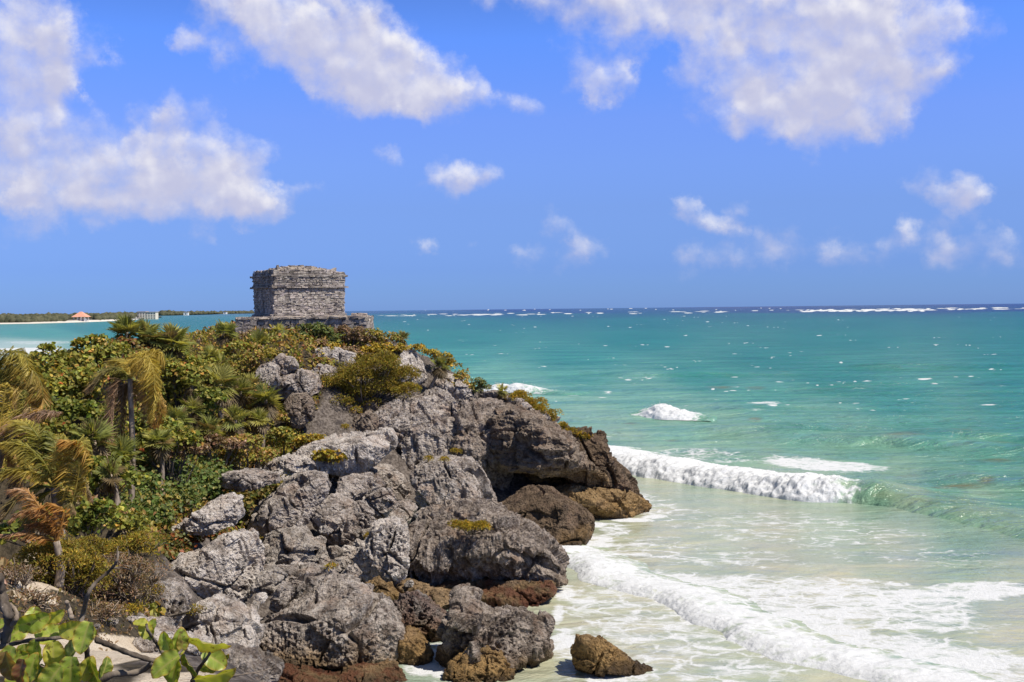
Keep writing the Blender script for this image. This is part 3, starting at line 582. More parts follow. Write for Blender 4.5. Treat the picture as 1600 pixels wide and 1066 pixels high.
def roughen(V, Nn, size, seed, rough=1.0, pits=1.0, flute=0.0, strata=0.0, crack=1.0):
    """weathered limestone relief: fractured planes, cracks, karst pits, runnels, bedding"""
    p = V + seed * 13.7
    k = min(size, 4.5)
    wp = p + 0.12 * np.stack([fbm(p / .9, 3, seed + 30), fbm(p / .9, 3, seed + 31), fbm(p / .9, 3, seed + 32)], 1)
    d = 0.06 * k * fbm(p / (0.6 * k + 0.3), 2, seed) * rough
    d += 0.085 * k ** .8 * chips(wp / (0.42 * k + .40), seed + 2) * rough
    d += 0.042 * k ** .6 * chips(wp / (0.13 * k + .16) + 5, seed + 3) * rough
    d += 0.024 * chips(wp / .16 + 9, seed + 5) * rough
    if crack:
        f1, f2 = worley(wp / (0.55 * k + .35) + 31, seed + 9); d -= crack * 0.20 * k ** .6 * (1 - sstep(f2 - f1, 0, .07)) * sstep(fbm(p / 1.1, 2, seed + 13), -.25, .15)
    if pits:
        q = p + 0.25 * np.stack([fbm(p / .6, 2, seed + 20), fbm(p / .6, 2, seed + 21), fbm(p / .6, 2, seed + 22)], 1)
        mod = sstep(fbm(p / 1.3, 2, seed + 12), -0.30, 0.30)
        f1, _ = worley(q / 0.24, seed + 4); d -= pits * mod * 0.17 * (1 - sstep(f1, 0.05, 0.50))
        f1, _ = worley(q / 0.115, seed + 5); d -= pits * mod * 0.075 * (1 - sstep(f1, 0.08, 0.55))
        d += pits * .05 * fbm(q / .26, 3, seed + 14, .6, True)
    if flute:
        w = perlin(np.stack([p[:, 0] / 0.45, p[:, 1] / 0.45, p[:, 2] / 2.6], 1), seed + 6); w2 = perlin(np.stack([p[:, 0] / 0.2, p[:, 1] / 0.2, p[:, 2] / 1.2], 1), seed + 8)
        d += flute * (0.20 * (0.5 - np.abs(w) * 2) + .09 * (0.5 - np.abs(w2) * 2))
    if strata:
        w = fbm(np.stack([p[:, 0] / 3.5, p[:, 1] / 3.5, p[:, 2] / 0.34], 1), 3, seed + 7); d += strata * 0.17 * np.clip(w * 2.2, -.6, .6)
    d += 0.022 * fbm(p / 0.12, 3, seed + 11)
    return V + Nn * d[:, None]
def rock(label, outline, Y, T, mat='grey', seed=1, sub=6, lean=0.25, box=0.55, facets=11, cut=0.75, rough=1.0, pits=1.0, flute=0.0, strata=0.0, crack=1.0,
         cat='boulder', name='boulder', group=None, faces=(), yaw=0.0, kind=None, parent=None, tall=1.0):
    """one rock: its outline in photo pixels, its distance and its thickness in metres; rounded in depth, cut by planes, then weathered"""
    o = np.array(outline, float); c = (o.max(0) + o.min(0)) / 2; o = c + (o - c) * (.985 if np.ptp(o[:, 0]) > 45 else 1.0)
    C = np.array(P(c[0], c[1], Y)); k = Y / FPX
    pl = np.stack([(o[:, 0] - c[0]) * k, -(o[:, 1] - c[1]) * k], 1)
    a = np.concatenate([pl[i] + (pl[(i + 1) % len(pl)] - pl[i]) * np.linspace(0, 1, 40, endpoint=False)[:, None] for i in range(len(pl))])
    th = np.arctan2(a[:, 1], a[:, 0]); r = np.hypot(a[:, 0], a[:, 1])
    bins = np.linspace(-math.pi, math.pi, 361); rb = np.full(360, np.nan); wh = np.clip(np.digitize(th, bins) - 1, 0, 359)
    for i in range(360):
        s_ = r[wh == i]
        if len(s_): rb[i] = s_.max()
    ii = np.arange(360); ok = ~np.isnan(rb); rb = np.interp(ii, np.concatenate([ii[ok] - 360, ii[ok], ii[ok] + 360]), np.tile(rb[ok], 3))
    ker = np.ones(5) / 5; rb = np.convolve(np.concatenate([rb[-2:], rb, rb[:2]]), ker, 'valid')
    D, F = ico(sub)
    rho = np.hypot(D[:, 0], D[:, 2]); tt = np.arctan2(D[:, 2], D[:, 0])
    R = np.interp((tt + math.pi) / (2 * math.pi) * 360 - 0.5, np.arange(-1, 361), np.concatenate([rb[-1:], rb, rb[:1]]))
    s_ = np.sin(np.clip(rho, 0, 1) * math.pi / 2) ** 0.5 * 0.35 + rho ** box * 0.65
    dep = np.sign(D[:, 1]) * np.abs(D[:, 1]) ** box * T / 2
    A = np.cos(tt) * R * s_; B = np.sin(tt) * R * s_
    V = np.stack([A, dep + lean * B + yaw * A, B], 1)
    size = math.sqrt(np.ptp(A) * np.ptp(B))
    rs = np.random.default_rng(seed)
    cuts = [(np.array(n_, float) / np.linalg.norm(n_), h_) for n_, h_ in faces]
    pits = pits * rs.uniform(.55, 1.15)
    if size > 1.3 and not faces:
        cuts.append((unit3(rs.normal() * .25, -.68, -.73), rs.uniform(.58, .70))); cuts.append((unit3(rs.normal() * .3, -.55, .83), rs.uniform(.62, .74))); cuts.append((unit3(rs.choice([-1, 1]) * .6, -.8, .1), rs.uniform(.62, .76)))
    for i in range(facets):
        n_ = rs.normal(size=3) * np.array([.62, .25, .55]) + np.array([0.03, -0.85, 0.12]); cuts.append((n_ / np.linalg.norm(n_), rs.uniform(cut - .12, cut + .08)))
    for n_, h_ in cuts:
        q = V @ n_; lim = q.max() * h_; ex = np.maximum(q - lim, 0); V = V - n_ * (ex * 0.96)[:, None]
    V = V + C
    if size > .8:
        V, F = voxel(V, F, min(.06, max(.02, Y * .00078)))
    V = roughen(V, vnormals(V, F), size, seed, rough, pits, flute, strata, crack)
    org = np.array([C[0], C[1] , V[:, 2].min()])
    return mk(name, V, F[:, ::1], MR[mat], parent, org, False, label=label, cat=cat, group=group, kind=kind)

def hull_rock(label, pts, mat, seed, rough=1.0, pits=1.0, flute=0.0, strata=0.0, cat='boulder', name='boulder', vs=.045):
    """an angular rock: the convex body of corner points given as photo pixel and distance, weathered"""
    bm = bmesh.new()
    for q in pts: bm.verts.new(P(*q))
    bmesh.ops.convex_hull(bm, input=bm.verts[:]); bmesh.ops.delete(bm, geom=[v for v in bm.verts if not v.link_faces], context='VERTS'); bmesh.ops.triangulate(bm, faces=bm.faces[:]); bmesh.ops.recalc_face_normals(bm, faces=bm.faces[:]); bm.verts.index_update()
    V = np.array([v.co[:] for v in bm.verts]); F = np.array([[v.index for v in f.verts] for f in bm.faces]); bm.free()
    V, F = voxel(V, F, vs); V = roughen(V, vnormals(V, F), math.sqrt(np.ptp(V[:, 0]) * np.ptp(V[:, 2])), seed, rough, pits, flute, strata, .8)
    return mk(name, V, F[:, ::1], MR[mat], None, None, False, label=label, cat=cat)

# ------------------------------------------------------------------ the headland's ground
TP = [  # photo pixel, distance: the ground under rocks and plants
 (475, 512, 79), (390, 520, 78), (580, 522, 79), (500, 530, 75), (600, 548, 75), (640, 555, 75), (660, 600, 73), (550, 560, 73), (450, 560, 70), (400, 550, 70), (350, 556, 70), (310, 566, 72), (250, 565, 66), (180, 575, 62), (100, 590, 58), (20, 600, 55), (-60, 600, 52),
 (450, 610, 67), (520, 640, 67), (600, 660, 69), (700, 640, 73), (790, 660, 74), (860, 700, 74), (900, 720, 74), (400, 650, 60), (330, 650, 58), (260, 660, 54), (200, 680, 49), (120, 690, 46), (30, 700, 42),
 (450, 720, 62), (520, 760, 60), (620, 760, 63), (700, 800, 64), (360, 720, 55), (280, 740, 49), (200, 760, 42), (100, 780, 35), (20, 790, 33),
 (420, 770, 56), (480, 830, 54), (560, 840, 55), (650, 850, 58), (350, 800, 48), (260, 800, 43), (160, 830, 34), (60, 840, 29),
 (400, 860, 46), (480, 900, 46), (560, 920, 47), (330, 880, 41), (250, 880, 36), (150, 890, 29), (50, 900, 24),
 (420, 980, 40), (520, 1010, 42), (600, 1000, 43), (340, 980, 35), (240, 985, 30), (140, 980, 24), (40, 960, 20),
 (480, 1062, 38), (380, 1055, 33), (280, 1050, 27), (180, 1050, 20), (80, 1050, 15), (-60, 1060, 13), (-150, 900, 20), (-200, 750, 30), (-250, 640, 45)]
tp = [tuple(P(*q)) for q in TP]
tp += [(-14, 92, 9.5), (-22, 90, 9), (-30, 85, 8), (-40, 80, 7), (-20, 100, 3), (-35, 96, 2), (-12, 100, 4), (-25, 112, -3), (-45, 105, -3), (-8, 112, -3), (-60, 90, 2), (-60, 110, -3), (-60, 60, 8), (-60, 30, 9),
       (-6, 95, 4), (-4, 88, 5), (2, 82, 3), (0, 74, 3.5), (6, 74, 1.0), (9, 76, -1), (9, 68, -2), (6, 66, -1), (3, 62, -1.5), (2.5, 54, -2), (1, 50, -2), (-1, 46, -1.5), (2, 42, -3), (-2, 38, -2.5), (-5, 36, -1.5), (6, 50, -4), (12, 60, -4), (16, 75, -4), (18, 90, -5), (10, 100, -5), (0, 108, -5), (10, 40, -5), (5, 30, -4), (-2, 32, -3), (-4, 26, 0.5), (0, 24, 0), (10, 24, -4), (-6, 30, .4),
       (0, 0, 10.3), (-4, 4, 10.2), (4, 3, 9.8), (-3, 10, 9.0), (2, 10, 7.5), (-6, 16, 7.3), (-2, 18, 4.8), (2, 16, 3.5), (8, 10, 4), (12, 4, 5), (14, 14, -3), (-12, 6, 10), (-30, 10, 10), (20, 0, 2), (24, 20, -5), (26, 60, -6)]
tp = np.array(tp)
def tps_fit(pts, lam=0.6):
    n = len(pts); d2 = ((pts[:, None, :2] - pts[None, :, :2]) ** 2).sum(-1); K = 0.5 * d2 * np.log(d2 + 1e-9) + lam * np.eye(n)
    Pm = np.concatenate([np.ones((n, 1)), pts[:, :2]], 1); A = np.block([[K, Pm], [Pm.T, np.zeros((3, 3))]])
    return np.linalg.solve(A, np.concatenate([pts[:, 2], np.zeros(3)]))
_w = tps_fit(tp)
def ground(xy):
    xy = np.atleast_2d(np.asarray(xy, float)); out = np.zeros(len(xy))
    for i in range(0, len(xy), 20000):
        d2 = ((xy[i:i + 20000, None] - tp[None, :, :2]) ** 2).sum(-1)
        out[i:i + 20000] = (0.5 * d2 * np.log(d2 + 1e-9)) @ _w[:len(tp)] + _w[len(tp)] + xy[i:i + 20000] @ _w[len(tp) + 1:]
    return out
_ground0 = ground
def ground(xy):                              # the thicket hides a shallow hollow
    xy = np.atleast_2d(np.asarray(xy, float)); x, y = xy[:, 0], xy[:, 1]
    return _ground0(xy) - 1.7 * sstep(y, 34, 44) * sstep(-x - y * .115, 3.0, 6.5) * (1 - sstep(y, 66, 72) * sstep(x, -26, -21)) * (1 - .6 * sstep(y, 72, 80))
def gz(x, y): return float(ground([[x, y]])[0])
def ground_material():
    m, t = new_mat('headland_ground'); b = t.b; pos = t.pos
    sand = t.attr('sand').outputs['Fac']; rk = t.attr('rock').outputs['Fac']
    n1 = t.noise(pos, 0.8, 7, 0.6); n2 = t.noise(pos, 6, 7, 0.68); n3 = t.noise(pos, 25, 4, 0.6)
    soil = t.mix(t.step(n2, .35, .65), (0.030, 0.024, 0.015), (0.085, 0.066, 0.042))
    sd = t.mix(t.step(n1, .3, .7), (0.52, 0.42, 0.30), (0.66, 0.56, 0.43)); sd = t.mix(t.step(n3, .56, .66), sd, (0.28, 0.20, 0.13))
    rc = t.mix(t.step(n2, .35, .65), (0.06, 0.047, 0.038), (0.20, 0.168, 0.142)); rc = t.mix(t.step(t.noise(pos, 1.6, 8, .7), .5, .62), rc, (0.06, 0.05, 0.045))  # bare rock coloured darker so the gaps between boulders read as shade
    c = t.mix(t.step(t.math('MULTIPLY_ADD', t.math('SUBTRACT', n1, .5), .8, rk), .4, .6), soil, rc)
    c = t.mix(t.step(t.math('MULTIPLY_ADD', t.math('SUBTRACT', n1, .5), .9, sand), .4, .6), c, sd)
    t.put(b.inputs['Base Color'], c); b.inputs['Roughness'].default_value = 0.95; b.inputs['Specular IOR Level'].default_value = 0.15
    t.put(b.inputs['Normal'], t.bump(t.math('ADD', n2, t.math('MULTIPLY', n3, .4)), .8, .12))
    return m
gx = np.arange(-60, 26, 0.36); gy = np.concatenate([np.arange(-8, 20, 0.8), np.arange(20, 86, 0.34), np.arange(86, 114, 0.8)])
GX, GY = np.meshgrid(gx, gy); gxy = np.stack([GX.ravel(), GY.ravel()], 1)
GZ = ground(gxy)
ppx = 800 + FPX * gxy[:, 0] / np.maximum(gxy[:, 1], 1)                     # the foreshore lies low enough to leave the rocks clear
GZ = np.where((gxy[:, 1] > 3) & (gxy[:, 1] < 38), np.minimum(GZ, 12 - (np.interp(ppx, [-200, 60, 150, 260, 330, 400, 500, 800], [880, 905, 945, 985, 1020, 1085, 1120, 1200]) - 483) * gxy[:, 1] / FPX), GZ)
px_, py_ = proj(np.stack([gxy[:, 0], np.maximum(gxy[:, 1], 1), GZ], 1))
def zone(cx, cy, rx, ry): return sstep(np.sqrt(((px_ - cx) / rx) ** 2 + ((py_ - cy) / ry) ** 2), 1.1, .7)
fw = (gxy[:, 1] > 5)
sandz = np.maximum.reduce([zone(52, 922, 50, 18), zone(185, 1026, 70, 30), zone(60, 1020, 110, 40), zone(330, 1058, 40, 14)]) * fw
rockz = np.clip(sstep(px_ - (py_ - 540) * -0.55, 500, 590), 0, 1)
rockz = np.where((py_ > 840) & (px_ > 250), 1, rockz) * (1 - sandz)
rockz = np.where(px_ > 560, np.maximum(rockz, sstep(py_, 600, 640)), rockz)
g3 = np.stack([gxy[:, 0], gxy[:, 1], GZ], 1)
f1_, _f2 = worley(g3 / 1.5 + .3 * fbm(g3 / .9, 2, 8)[:, None], 6)
dn_ = sstep(gxy[:, 1], 22, 36)
GZ = GZ + rockz * (1 - sandz) * ((0.55 - f1_) * .75 - .45) * dn_
GZ = GZ + (0.35 * fbm(g3 / 2.2, 4, 3) + .25 * fbm(g3 / .8, 3, 4, .5, True) * 1.0) * (0.25 + 0.75 * np.maximum(rockz, 0.35)) * (1 - .75 * sandz) * (.15 + .85 * dn_)
nx_, ny_ = len(gx), len(gy); k = (np.arange(ny_ - 1)[:, None] * nx_ + np.arange(nx_ - 1)[None]).ravel()
mk('headland_ground', np.stack([gxy[:, 0], gxy[:, 1], GZ], 1), np.stack([k, k + 1, k + nx_ + 1, k + nx_], 1), ground_material(), origin=(0, 0, 0),
   floats={'sand': sandz, 'rock': rockz}, kind='structure')

# ------------------------------------------------------------------ the cliff and its boulders, far to near
rock('jagged brown rock spire dropping to the surf behind the tip of the headland cliff', [(880, 690), (897, 668), (916, 671), (927, 676), (942, 674), (948, 686), (947, 706), (955, 720), (979, 742), (985, 754), (993, 764), (1000, 778), (1012, 790), (1022, 798), (1014, 810), (960, 812), (930, 800), (915, 770), (900, 735)],
     70, 5.0, 'brown', 41, 7, lean=.15, strata=.5, facets=4, pits=1.3, rough=1.2, cat='rock', name='rock_spire', cut=.85)
rock('grey fluted cliff wall right of the narrow fissure, above the cave', [(722, 630), (735, 622), (763, 624), (785, 634), (798, 650), (800, 690), (796, 735), (782, 765), (760, 768), (738, 755), (720, 725), (713, 690), (717, 655)], 69, 5, 'dark', 421, 7, lean=.05, box=.5, flute=1.0, strata=.5, facets=3, cut=.88, cat='cliff', name='cliff_wall')
rock('dark layered block of the headland cliff overhanging the sea', [(772, 640), (798, 637), (829, 650), (850, 664), (872, 668), (893, 684), (908, 706), (922, 728), (945, 744), (955, 758), (925, 762), (890, 748), (850, 738), (815, 730), (790, 728), (772, 700)],
     68.2, 8, 'cliff', 42, 7, lean=-.05, box=.5, strata=1.5, facets=3, flute=.5, cut=.86, cat='cliff', name='cliff_block', faces=[((.10, -.62, -.78), .72)])
rock('ochre recess wall under the overhang, dark cave at its left end', [(735, 735), (800, 715), (900, 725), (960, 750), (985, 790), (940, 806), (860, 800), (790, 795), (745, 780)], 71.5, 4, 'ochre', 422, 6, lean=-.2, strata=.6, cat='cliff', name='cave_wall')
rock('ochre foot of the headland cliff sloping out over the waterline', [(838, 776), (865, 766), (895, 762), (930, 760), (962, 766), (985, 776), (1010, 786), (1024, 798), (1016, 809), (985, 811), (940, 813), (905, 806), (880, 800), (840, 790)],
     66.5, 5, 'ochre', 43, 7, lean=.1, box=.75, strata=.8, facets=4, cut=.8, cat='rock', name='foot_rock', faces=[((0, -.6, -.8), .64), ((.3, -.6, .74), .66)])
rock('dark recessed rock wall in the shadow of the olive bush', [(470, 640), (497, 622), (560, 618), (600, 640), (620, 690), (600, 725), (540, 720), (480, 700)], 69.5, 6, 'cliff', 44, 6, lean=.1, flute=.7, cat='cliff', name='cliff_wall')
rock('tall grey fluted cliff wall left of the narrow fissure', [(612, 650), (630, 632), (652, 622), (681, 610), (700, 617), (711, 637), (712, 668), (709, 705), (700, 740), (680, 770), (640, 775), (612, 760), (596, 730), (604, 690)],
     70, 7, 'grey', 45, 7, lean=.12, flute=1.0, facets=4, cut=.88, cat='cliff', name='cliff_wall')
rock('grey rock shoulder with a blunt nose, above the jutting slab', [(582, 650), (602, 632), (618, 628), (640, 634), (640, 662), (646, 690), (636, 716), (612, 738), (592, 740), (586, 700)], 68, 5, 'grey', 46, 6, lean=.05, flute=.7, cat='rock', name='rock_shoulder')
rock('upright ribbed rock leaning on the cliff, left of the blunt shoulder', [(545, 680), (556, 658), (575, 647), (590, 655), (590, 682), (580, 705), (552, 702)], 67, 3.5, 'cliff', 47, 6, lean=.2, flute=.6, cat='rock', name='standing_rock')
rock('small brown stone wedged in the top of the fissure', [(706, 630), (718, 624), (728, 634), (727, 650), (718, 656), (708, 646)], 69, 2.0, 'grey', 48, 5, cat='rock', name='wedged_stone')
rock('pale angular crag above the cliff, right of the olive bush', [(620, 566), (632, 548), (648, 548), (660, 570), (664, 592), (655, 606), (636, 600), (622, 588)], 73.5, 4, 'pale', 49, 6, lean=.4, cat='crag', name='crag')
rock('pale stony hump under the leaning palm at the cliff edge', [(664, 606), (690, 584), (716, 590), (738, 606), (740, 628), (700, 626), (668, 622)], 73.5, 4, 'pale', 50, 6, lean=.5, cat='crag', name='crag')
rock('grey ledge along the cliff top under the yellow bushes', [(740, 616), (770, 612), (800, 622), (834, 640), (868, 662), (880, 680), (840, 668), (790, 648), (748, 636)], 71.5, 5, 'grey', 501, 6, lean=.5, cat='ledge', name='rock_ledge')
rock('rounded grey boulder among palms, topmost left of the rocky slope', [(395, 590), (403, 572), (421, 567), (435, 576), (436, 598), (425, 610), (406, 607)], 65.5, 2.0, 'grey', 51, 5, rough=.7)
rock('dark grey boulder beside the rounded one, tucked under shrubs', [(425, 565), (439, 555), (457, 559), (466, 575), (453, 587), (434, 582)], 67, 2.0, 'grey', 52, 5)
rock('low pale outcrop just below the ruin, half covered by leaves', [(471, 559), (492, 546), (528, 545), (556, 554), (547, 576), (504, 584), (476, 576)], 72, 2.5, 'pale', 53, 6, lean=.6, cat='outcrop', name='outcrop')
rock('broken grey outcrop left of the olive bush', [(432, 605), (444, 585), (471, 577), (496, 589), (498, 616), (469, 628), (440, 624)], 67, 2.6, 'grey', 54, 6)
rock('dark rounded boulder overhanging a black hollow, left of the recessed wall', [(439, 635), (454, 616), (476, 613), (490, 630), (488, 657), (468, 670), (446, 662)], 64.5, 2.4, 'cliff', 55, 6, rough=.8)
rock('stone between the olive bush and the outcrop', [(484, 584), (499, 569), (523, 578), (526, 600), (499, 605)], 69.5, 2, 'grey', 56, 5)
rock('long pale slab jutting to the right with a shadowed underside', [(470, 705), (483, 695), (526, 687), (558, 682), (589, 676), (612, 675), (618, 686), (614, 704), (594, 720), (571, 738), (553, 744), (530, 738), (499, 728), (476, 722)],
     60.5, 4.5, 'pale', 57, 7, lean=.5, box=.5, facets=3, cut=.86, cat='rock slab', name='rock_slab', yaw=-.1, faces=[((.3, -.6, -.7), .7)], rough=.8)
rock('flat pale rock shelf at the left end of the jutting slab', [(398, 738), (420, 722), (452, 712), (484, 716), (500, 735), (470, 745), (430, 752), (404, 750)], 58, 3, 'pale', 58, 6, lean=.7, cat='rock shelf', name='rock_shelf')
rock('shaded rock under the jutting slab', [(495, 735), (530, 728), (580, 730), (610, 735), (640, 760), (640, 785), (590, 780), (540, 760), (505, 752)], 63, 4, 'grey', 59, 6, lean=.3, cat='rock')
rock('large tilted grey block with a bright broken right edge, under the cliff wall', [(643, 738), (655, 726), (680, 718), (703, 716), (735, 722), (748, 738), (760, 756), (774, 786), (762, 796), (728, 799), (693, 795), (668, 788), (655, 768)],
     60, 4.2, 'grey', 60, 7, lean=.45, facets=2, cut=.85, faces=[((-.2, -.85, .45), .72), ((.9, -.35, .1), .80)], pits=1.2, flute=.3)
hull_rock('dark brown wedge of rock with a smooth striped face, standing in the surf', [(771, 800, 59), (798, 776, 60.5), (826, 757, 60.5), (862, 763, 60), (893, 783, 58.6), (880, 790, 57.2), (864, 848, 56.4), (895, 862, 57), (926, 815, 59), (914, 852, 58.4), (800, 834, 57.8), (832, 858, 57), (800, 780, 63), (890, 795, 63), (840, 866, 62), (912, 852, 62)],
     'brown', 61, rough=.75, pits=.9, flute=.35)
# the slope of broken blocks
rock('long pitted boulder lying down the slope, right of the creepers', [(375, 818), (398, 796), (430, 775), (448, 757), (465, 748), (487, 744), (505, 744), (512, 765), (500, 790), (474, 814), (440, 832), (396, 842), (380, 834)], 53, 3.4, 'grey', 62, 7, lean=.55, pits=1.3, facets=4)
rock('square pitted block with a dark hollow at its top left', [(527, 752), (545, 746), (574, 766), (568, 784), (546, 795), (528, 792)], 55.5, 2.4, 'grey', 63, 6, facets=5)
rock('smooth dark slab behind the square pitted block', [(538, 752), (545, 744), (568, 743), (587, 744), (599, 757), (592, 772), (575, 774), (556, 764)], 57.5, 2.4, 'grey', 64, 6, pits=.4)
rock('lumpy pitted mass in the middle of the slope', [(478, 803), (492, 788), (512, 780), (534, 786), (552, 795), (572, 815), (568, 836), (548, 850), (520, 848), (497, 840), (482, 822)], 52.5, 3.0, 'pitted', 65, 7, pits=1.5, lean=.5)
rock('upright knobbly stone right of the lumpy mass', [(546, 800), (555, 786), (564, 784), (582, 802), (580, 820), (566, 828), (550, 818)], 53, 1.8, 'pitted', 66, 6, pits=1.4)
rock('grey knobbly stone above the deep gap between blocks', [(568, 780), (590, 768), (610, 767), (616, 785), (600, 812), (584, 812), (572, 798)], 55, 2.2, 'grey', 67, 6)
rock('smooth squared stone beside two small pebbles', [(606, 800), (612, 787), (640, 783), (648, 798), (640, 817), (606, 818)], 56.5, 2.0, 'grey', 68, 6, pits=.2, rough=.7)
rock('small pale pebble nearer the tilted block', [(640, 790), (648, 787), (654, 794), (648, 800), (641, 798)], 57, .5, 'pale', 69, 4, pits=0, rough=.5, cat='stone', name='stone')
rock('pale leaning stone at the foot of the tilted block', [(645, 805), (660, 793), (668, 797), (664, 808), (652, 814)], 56, .8, 'pale', 70, 4, pits=0, rough=.5, cat='stone', name='stone')
rock('low broken shelf half hidden by creepers, left on the slope', [(262, 832), (284, 816), (318, 796), (352, 780), (372, 782), (376, 802), (370, 822), (330, 830), (292, 836)], 45.5, 2.6, 'pale', 71, 7, lean=.8, facets=6, cat='rock shelf', name='rock_shelf', strata=.5)
rock('small flat shelf showing through the creepers higher up', [(330, 750), (360, 740), (400, 738), (432, 742), (436, 756), (400, 762), (350, 764)], 52, 2.2, 'grey', 72, 6, lean=.9, cat='rock shelf', name='rock_shelf')
rock('cracked tan bedrock plate amid the rubble', [(404, 842), (420, 834), (450, 828), (470, 830), (488, 845), (508, 858), (512, 878), (486, 892), (450, 890), (424, 880), (404, 866)], 48, 2.4, 'tan', 73, 7, lean=.7, pits=.2, crack=2.2, facets=6, cat='rock plate', name='rock_plate')
rock('wide pale boulder with rough honeycombed front, left of the rubble', [(258, 892), (275, 874), (312, 868), (338, 846), (366, 838), (390, 842), (398, 862), (406, 884), (398, 912), (384, 938), (356, 944), (324, 940), (294, 946), (278, 918)],
     42, 3.6, 'pale', 74, 7, lean=.5, pits=1.5, facets=4)
rock('round white boulder with a smooth broken face, beside the sand', [(280, 968), (300, 948), (330, 939), (358, 944), (378, 958), (396, 976), (404, 998), (398, 1018), (372, 1030), (340, 1024), (310, 1012), (288, 996)], 37, 2.2, 'pale', 75, 7, lean=.35, pits=.9, faces=[((-.55, -.75, .15), .62)], facets=2)
rock('egg shaped grey boulder standing behind the sandy hollow', [(228, 962), (234, 930), (250, 910), (268, 909), (284, 926), (291, 948), (282, 968), (268, 985), (242, 986)], 35.5, 2.0, 'grey', 76, 6, lean=.3, pits=.8)
rock('low pale ledge at the edge of the sand', [(160, 990), (190, 976), (226, 978), (262, 986), (300, 1000), (330, 1014), (322, 1030), (270, 1024), (210, 1016), (170, 1006)], 27.5, 1.6, 'pale', 77, 6, lean=.9, cat='ledge', name='rock_ledge', pits=.5)
rock('huge dark boulder with runnelled face and a tuft of yellow shrub on top', [(636, 842), (650, 822), (672, 806), (704, 796), (748, 798), (802, 814), (836, 830), (862, 852), (879, 882), (880, 910), (846, 906), (785, 916), (717, 920), (667, 920), (640, 904)],
     49.5, 5.0, 'dark', 78, 7, lean=.35, box=.5, flute=1.0, facets=2, cut=.9, faces=[((.05, -.80, -.60), .58), ((-.1, -.42, .90), .72)], pits=1.0)
rock('pale pitted lobe against the left end of the huge dark boulder', [(549, 880), (556, 864), (570, 846), (590, 818), (616, 814), (636, 822), (642, 850), (638, 884), (630, 906), (613, 914), (582, 906), (556, 896)],
     47.6, 3.0, 'pale', 79, 7, lean=.3, pits=1.3, faces=[((-.85, -.5, .0), .66), ((.3, -.7, -.65), .78)], facets=2)
rock('flat ledge coated in red algae under the huge boulder', [(657, 932), (690, 921), (738, 920), (785, 917), (829, 914), (871, 914), (870, 926), (849, 931), (846, 951), (819, 957), (778, 950), (734, 948), (684, 948)], 47.4, 4.0, 'red', 80, 7, lean=.9, box=.5, cat='ledge', name='rock_ledge', facets=3)
rock('spiky dark grey boulder at the water, behind the lone surf rock', [(684, 1030), (690, 988), (706, 966), (717, 941), (742, 944), (768, 955), (790, 958), (808, 956), (832, 966), (860, 974), (858, 1000), (857, 1040), (840, 1058), (800, 1050), (750, 1052), (710, 1050)],
     38.8, 3.0, 'dark', 81, 7, lean=.15, pits=2.0, rough=1.4, facets=3)
rock('low ochre rock at the foot of the spiky boulder', [(692, 1066), (704, 1040), (728, 1020), (756, 1016), (785, 1024), (802, 1048), (808, 1080), (750, 1092), (700, 1090)], 37.2, 2.0, 'ochre', 82, 7, lean=.4, pits=1.3)
rock('broad coarse grey boulder with a craggy top, nearest large one left of the algae rock', [(405, 990), (420, 970), (442, 954), (480, 934), (510, 916), (532, 914), (556, 926), (582, 938), (612, 950), (628, 976), (632, 1000), (628, 1026), (610, 1048), (560, 1062), (500, 1064), (460, 1052), (430, 1022)],
     39.4, 3.6, 'pitted', 83, 7, lean=.6, pits=1.7, facets=3, faces=[((-.1, -.35, .93), .74), ((0, -.62, -.78), .62)])
rock('rough red tinged boulder between the coarse boulder and the spiky one', [(612, 945), (630, 932), (650, 930), (674, 946), (700, 966), (700, 988), (678, 1006), (654, 996), (626, 982)], 41.8, 2.2, 'reddish', 84, 6, pits=1.5)
rock('small tan boulder with one white corner, in front of the dark cleft', [(562, 922), (574, 910), (590, 901), (607, 914), (620, 936), (608, 948), (580, 940)], 44.5, 1.4, 'ochre', 85, 6, facets=5)
rock('slanting tan stone beside the foaming gap', [(622, 1010), (634, 988), (646, 990), (664, 1008), (678, 1026), (656, 1042), (628, 1050)], 39, 1.4, 'ochre', 86, 6, lean=.5)
rock('low rock covered in red algae, bottom edge under the coarse boulder', [(372, 1066), (410, 1054), (460, 1052), (520, 1060), (560, 1056), (610, 1050), (640, 1062), (640, 1090), (500, 1100), (380, 1096)], 36.6, 2.0, 'red', 87, 7, lean=.8, cat='rock', name='algae_rock')
hull_rock('lone ochre rock in the white surf, dark red at its low right end', [(899, 989, 38.0), (931, 995, 37.8), (893, 1020, 37.6), (904, 1042, 37.2), (950, 1010, 37.5), (985, 1028, 37.7), (1023, 1050, 37.7), (1012, 1060, 37.3), (950, 1054, 36.9), (915, 1004, 37.2), (905, 996, 38.9), (965, 1016, 38.8), (1005, 1046, 38.5), (900, 1050, 38.6)],
     'ochre', 88, rough=.8, pits=.7, cat='rock', name='surf_rock', vs=.022)
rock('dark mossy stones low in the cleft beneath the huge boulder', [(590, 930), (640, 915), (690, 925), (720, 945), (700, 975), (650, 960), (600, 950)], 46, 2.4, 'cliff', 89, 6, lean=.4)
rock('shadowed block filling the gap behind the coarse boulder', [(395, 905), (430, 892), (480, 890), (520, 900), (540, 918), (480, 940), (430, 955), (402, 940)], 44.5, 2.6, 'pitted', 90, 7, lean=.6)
rock('rough stone at the top left corner of the coarse boulder', [(394, 918), (405, 898), (424, 890), (446, 896), (440, 918), (414, 928)], 41.5, 1.4, 'tan', 91, 6)
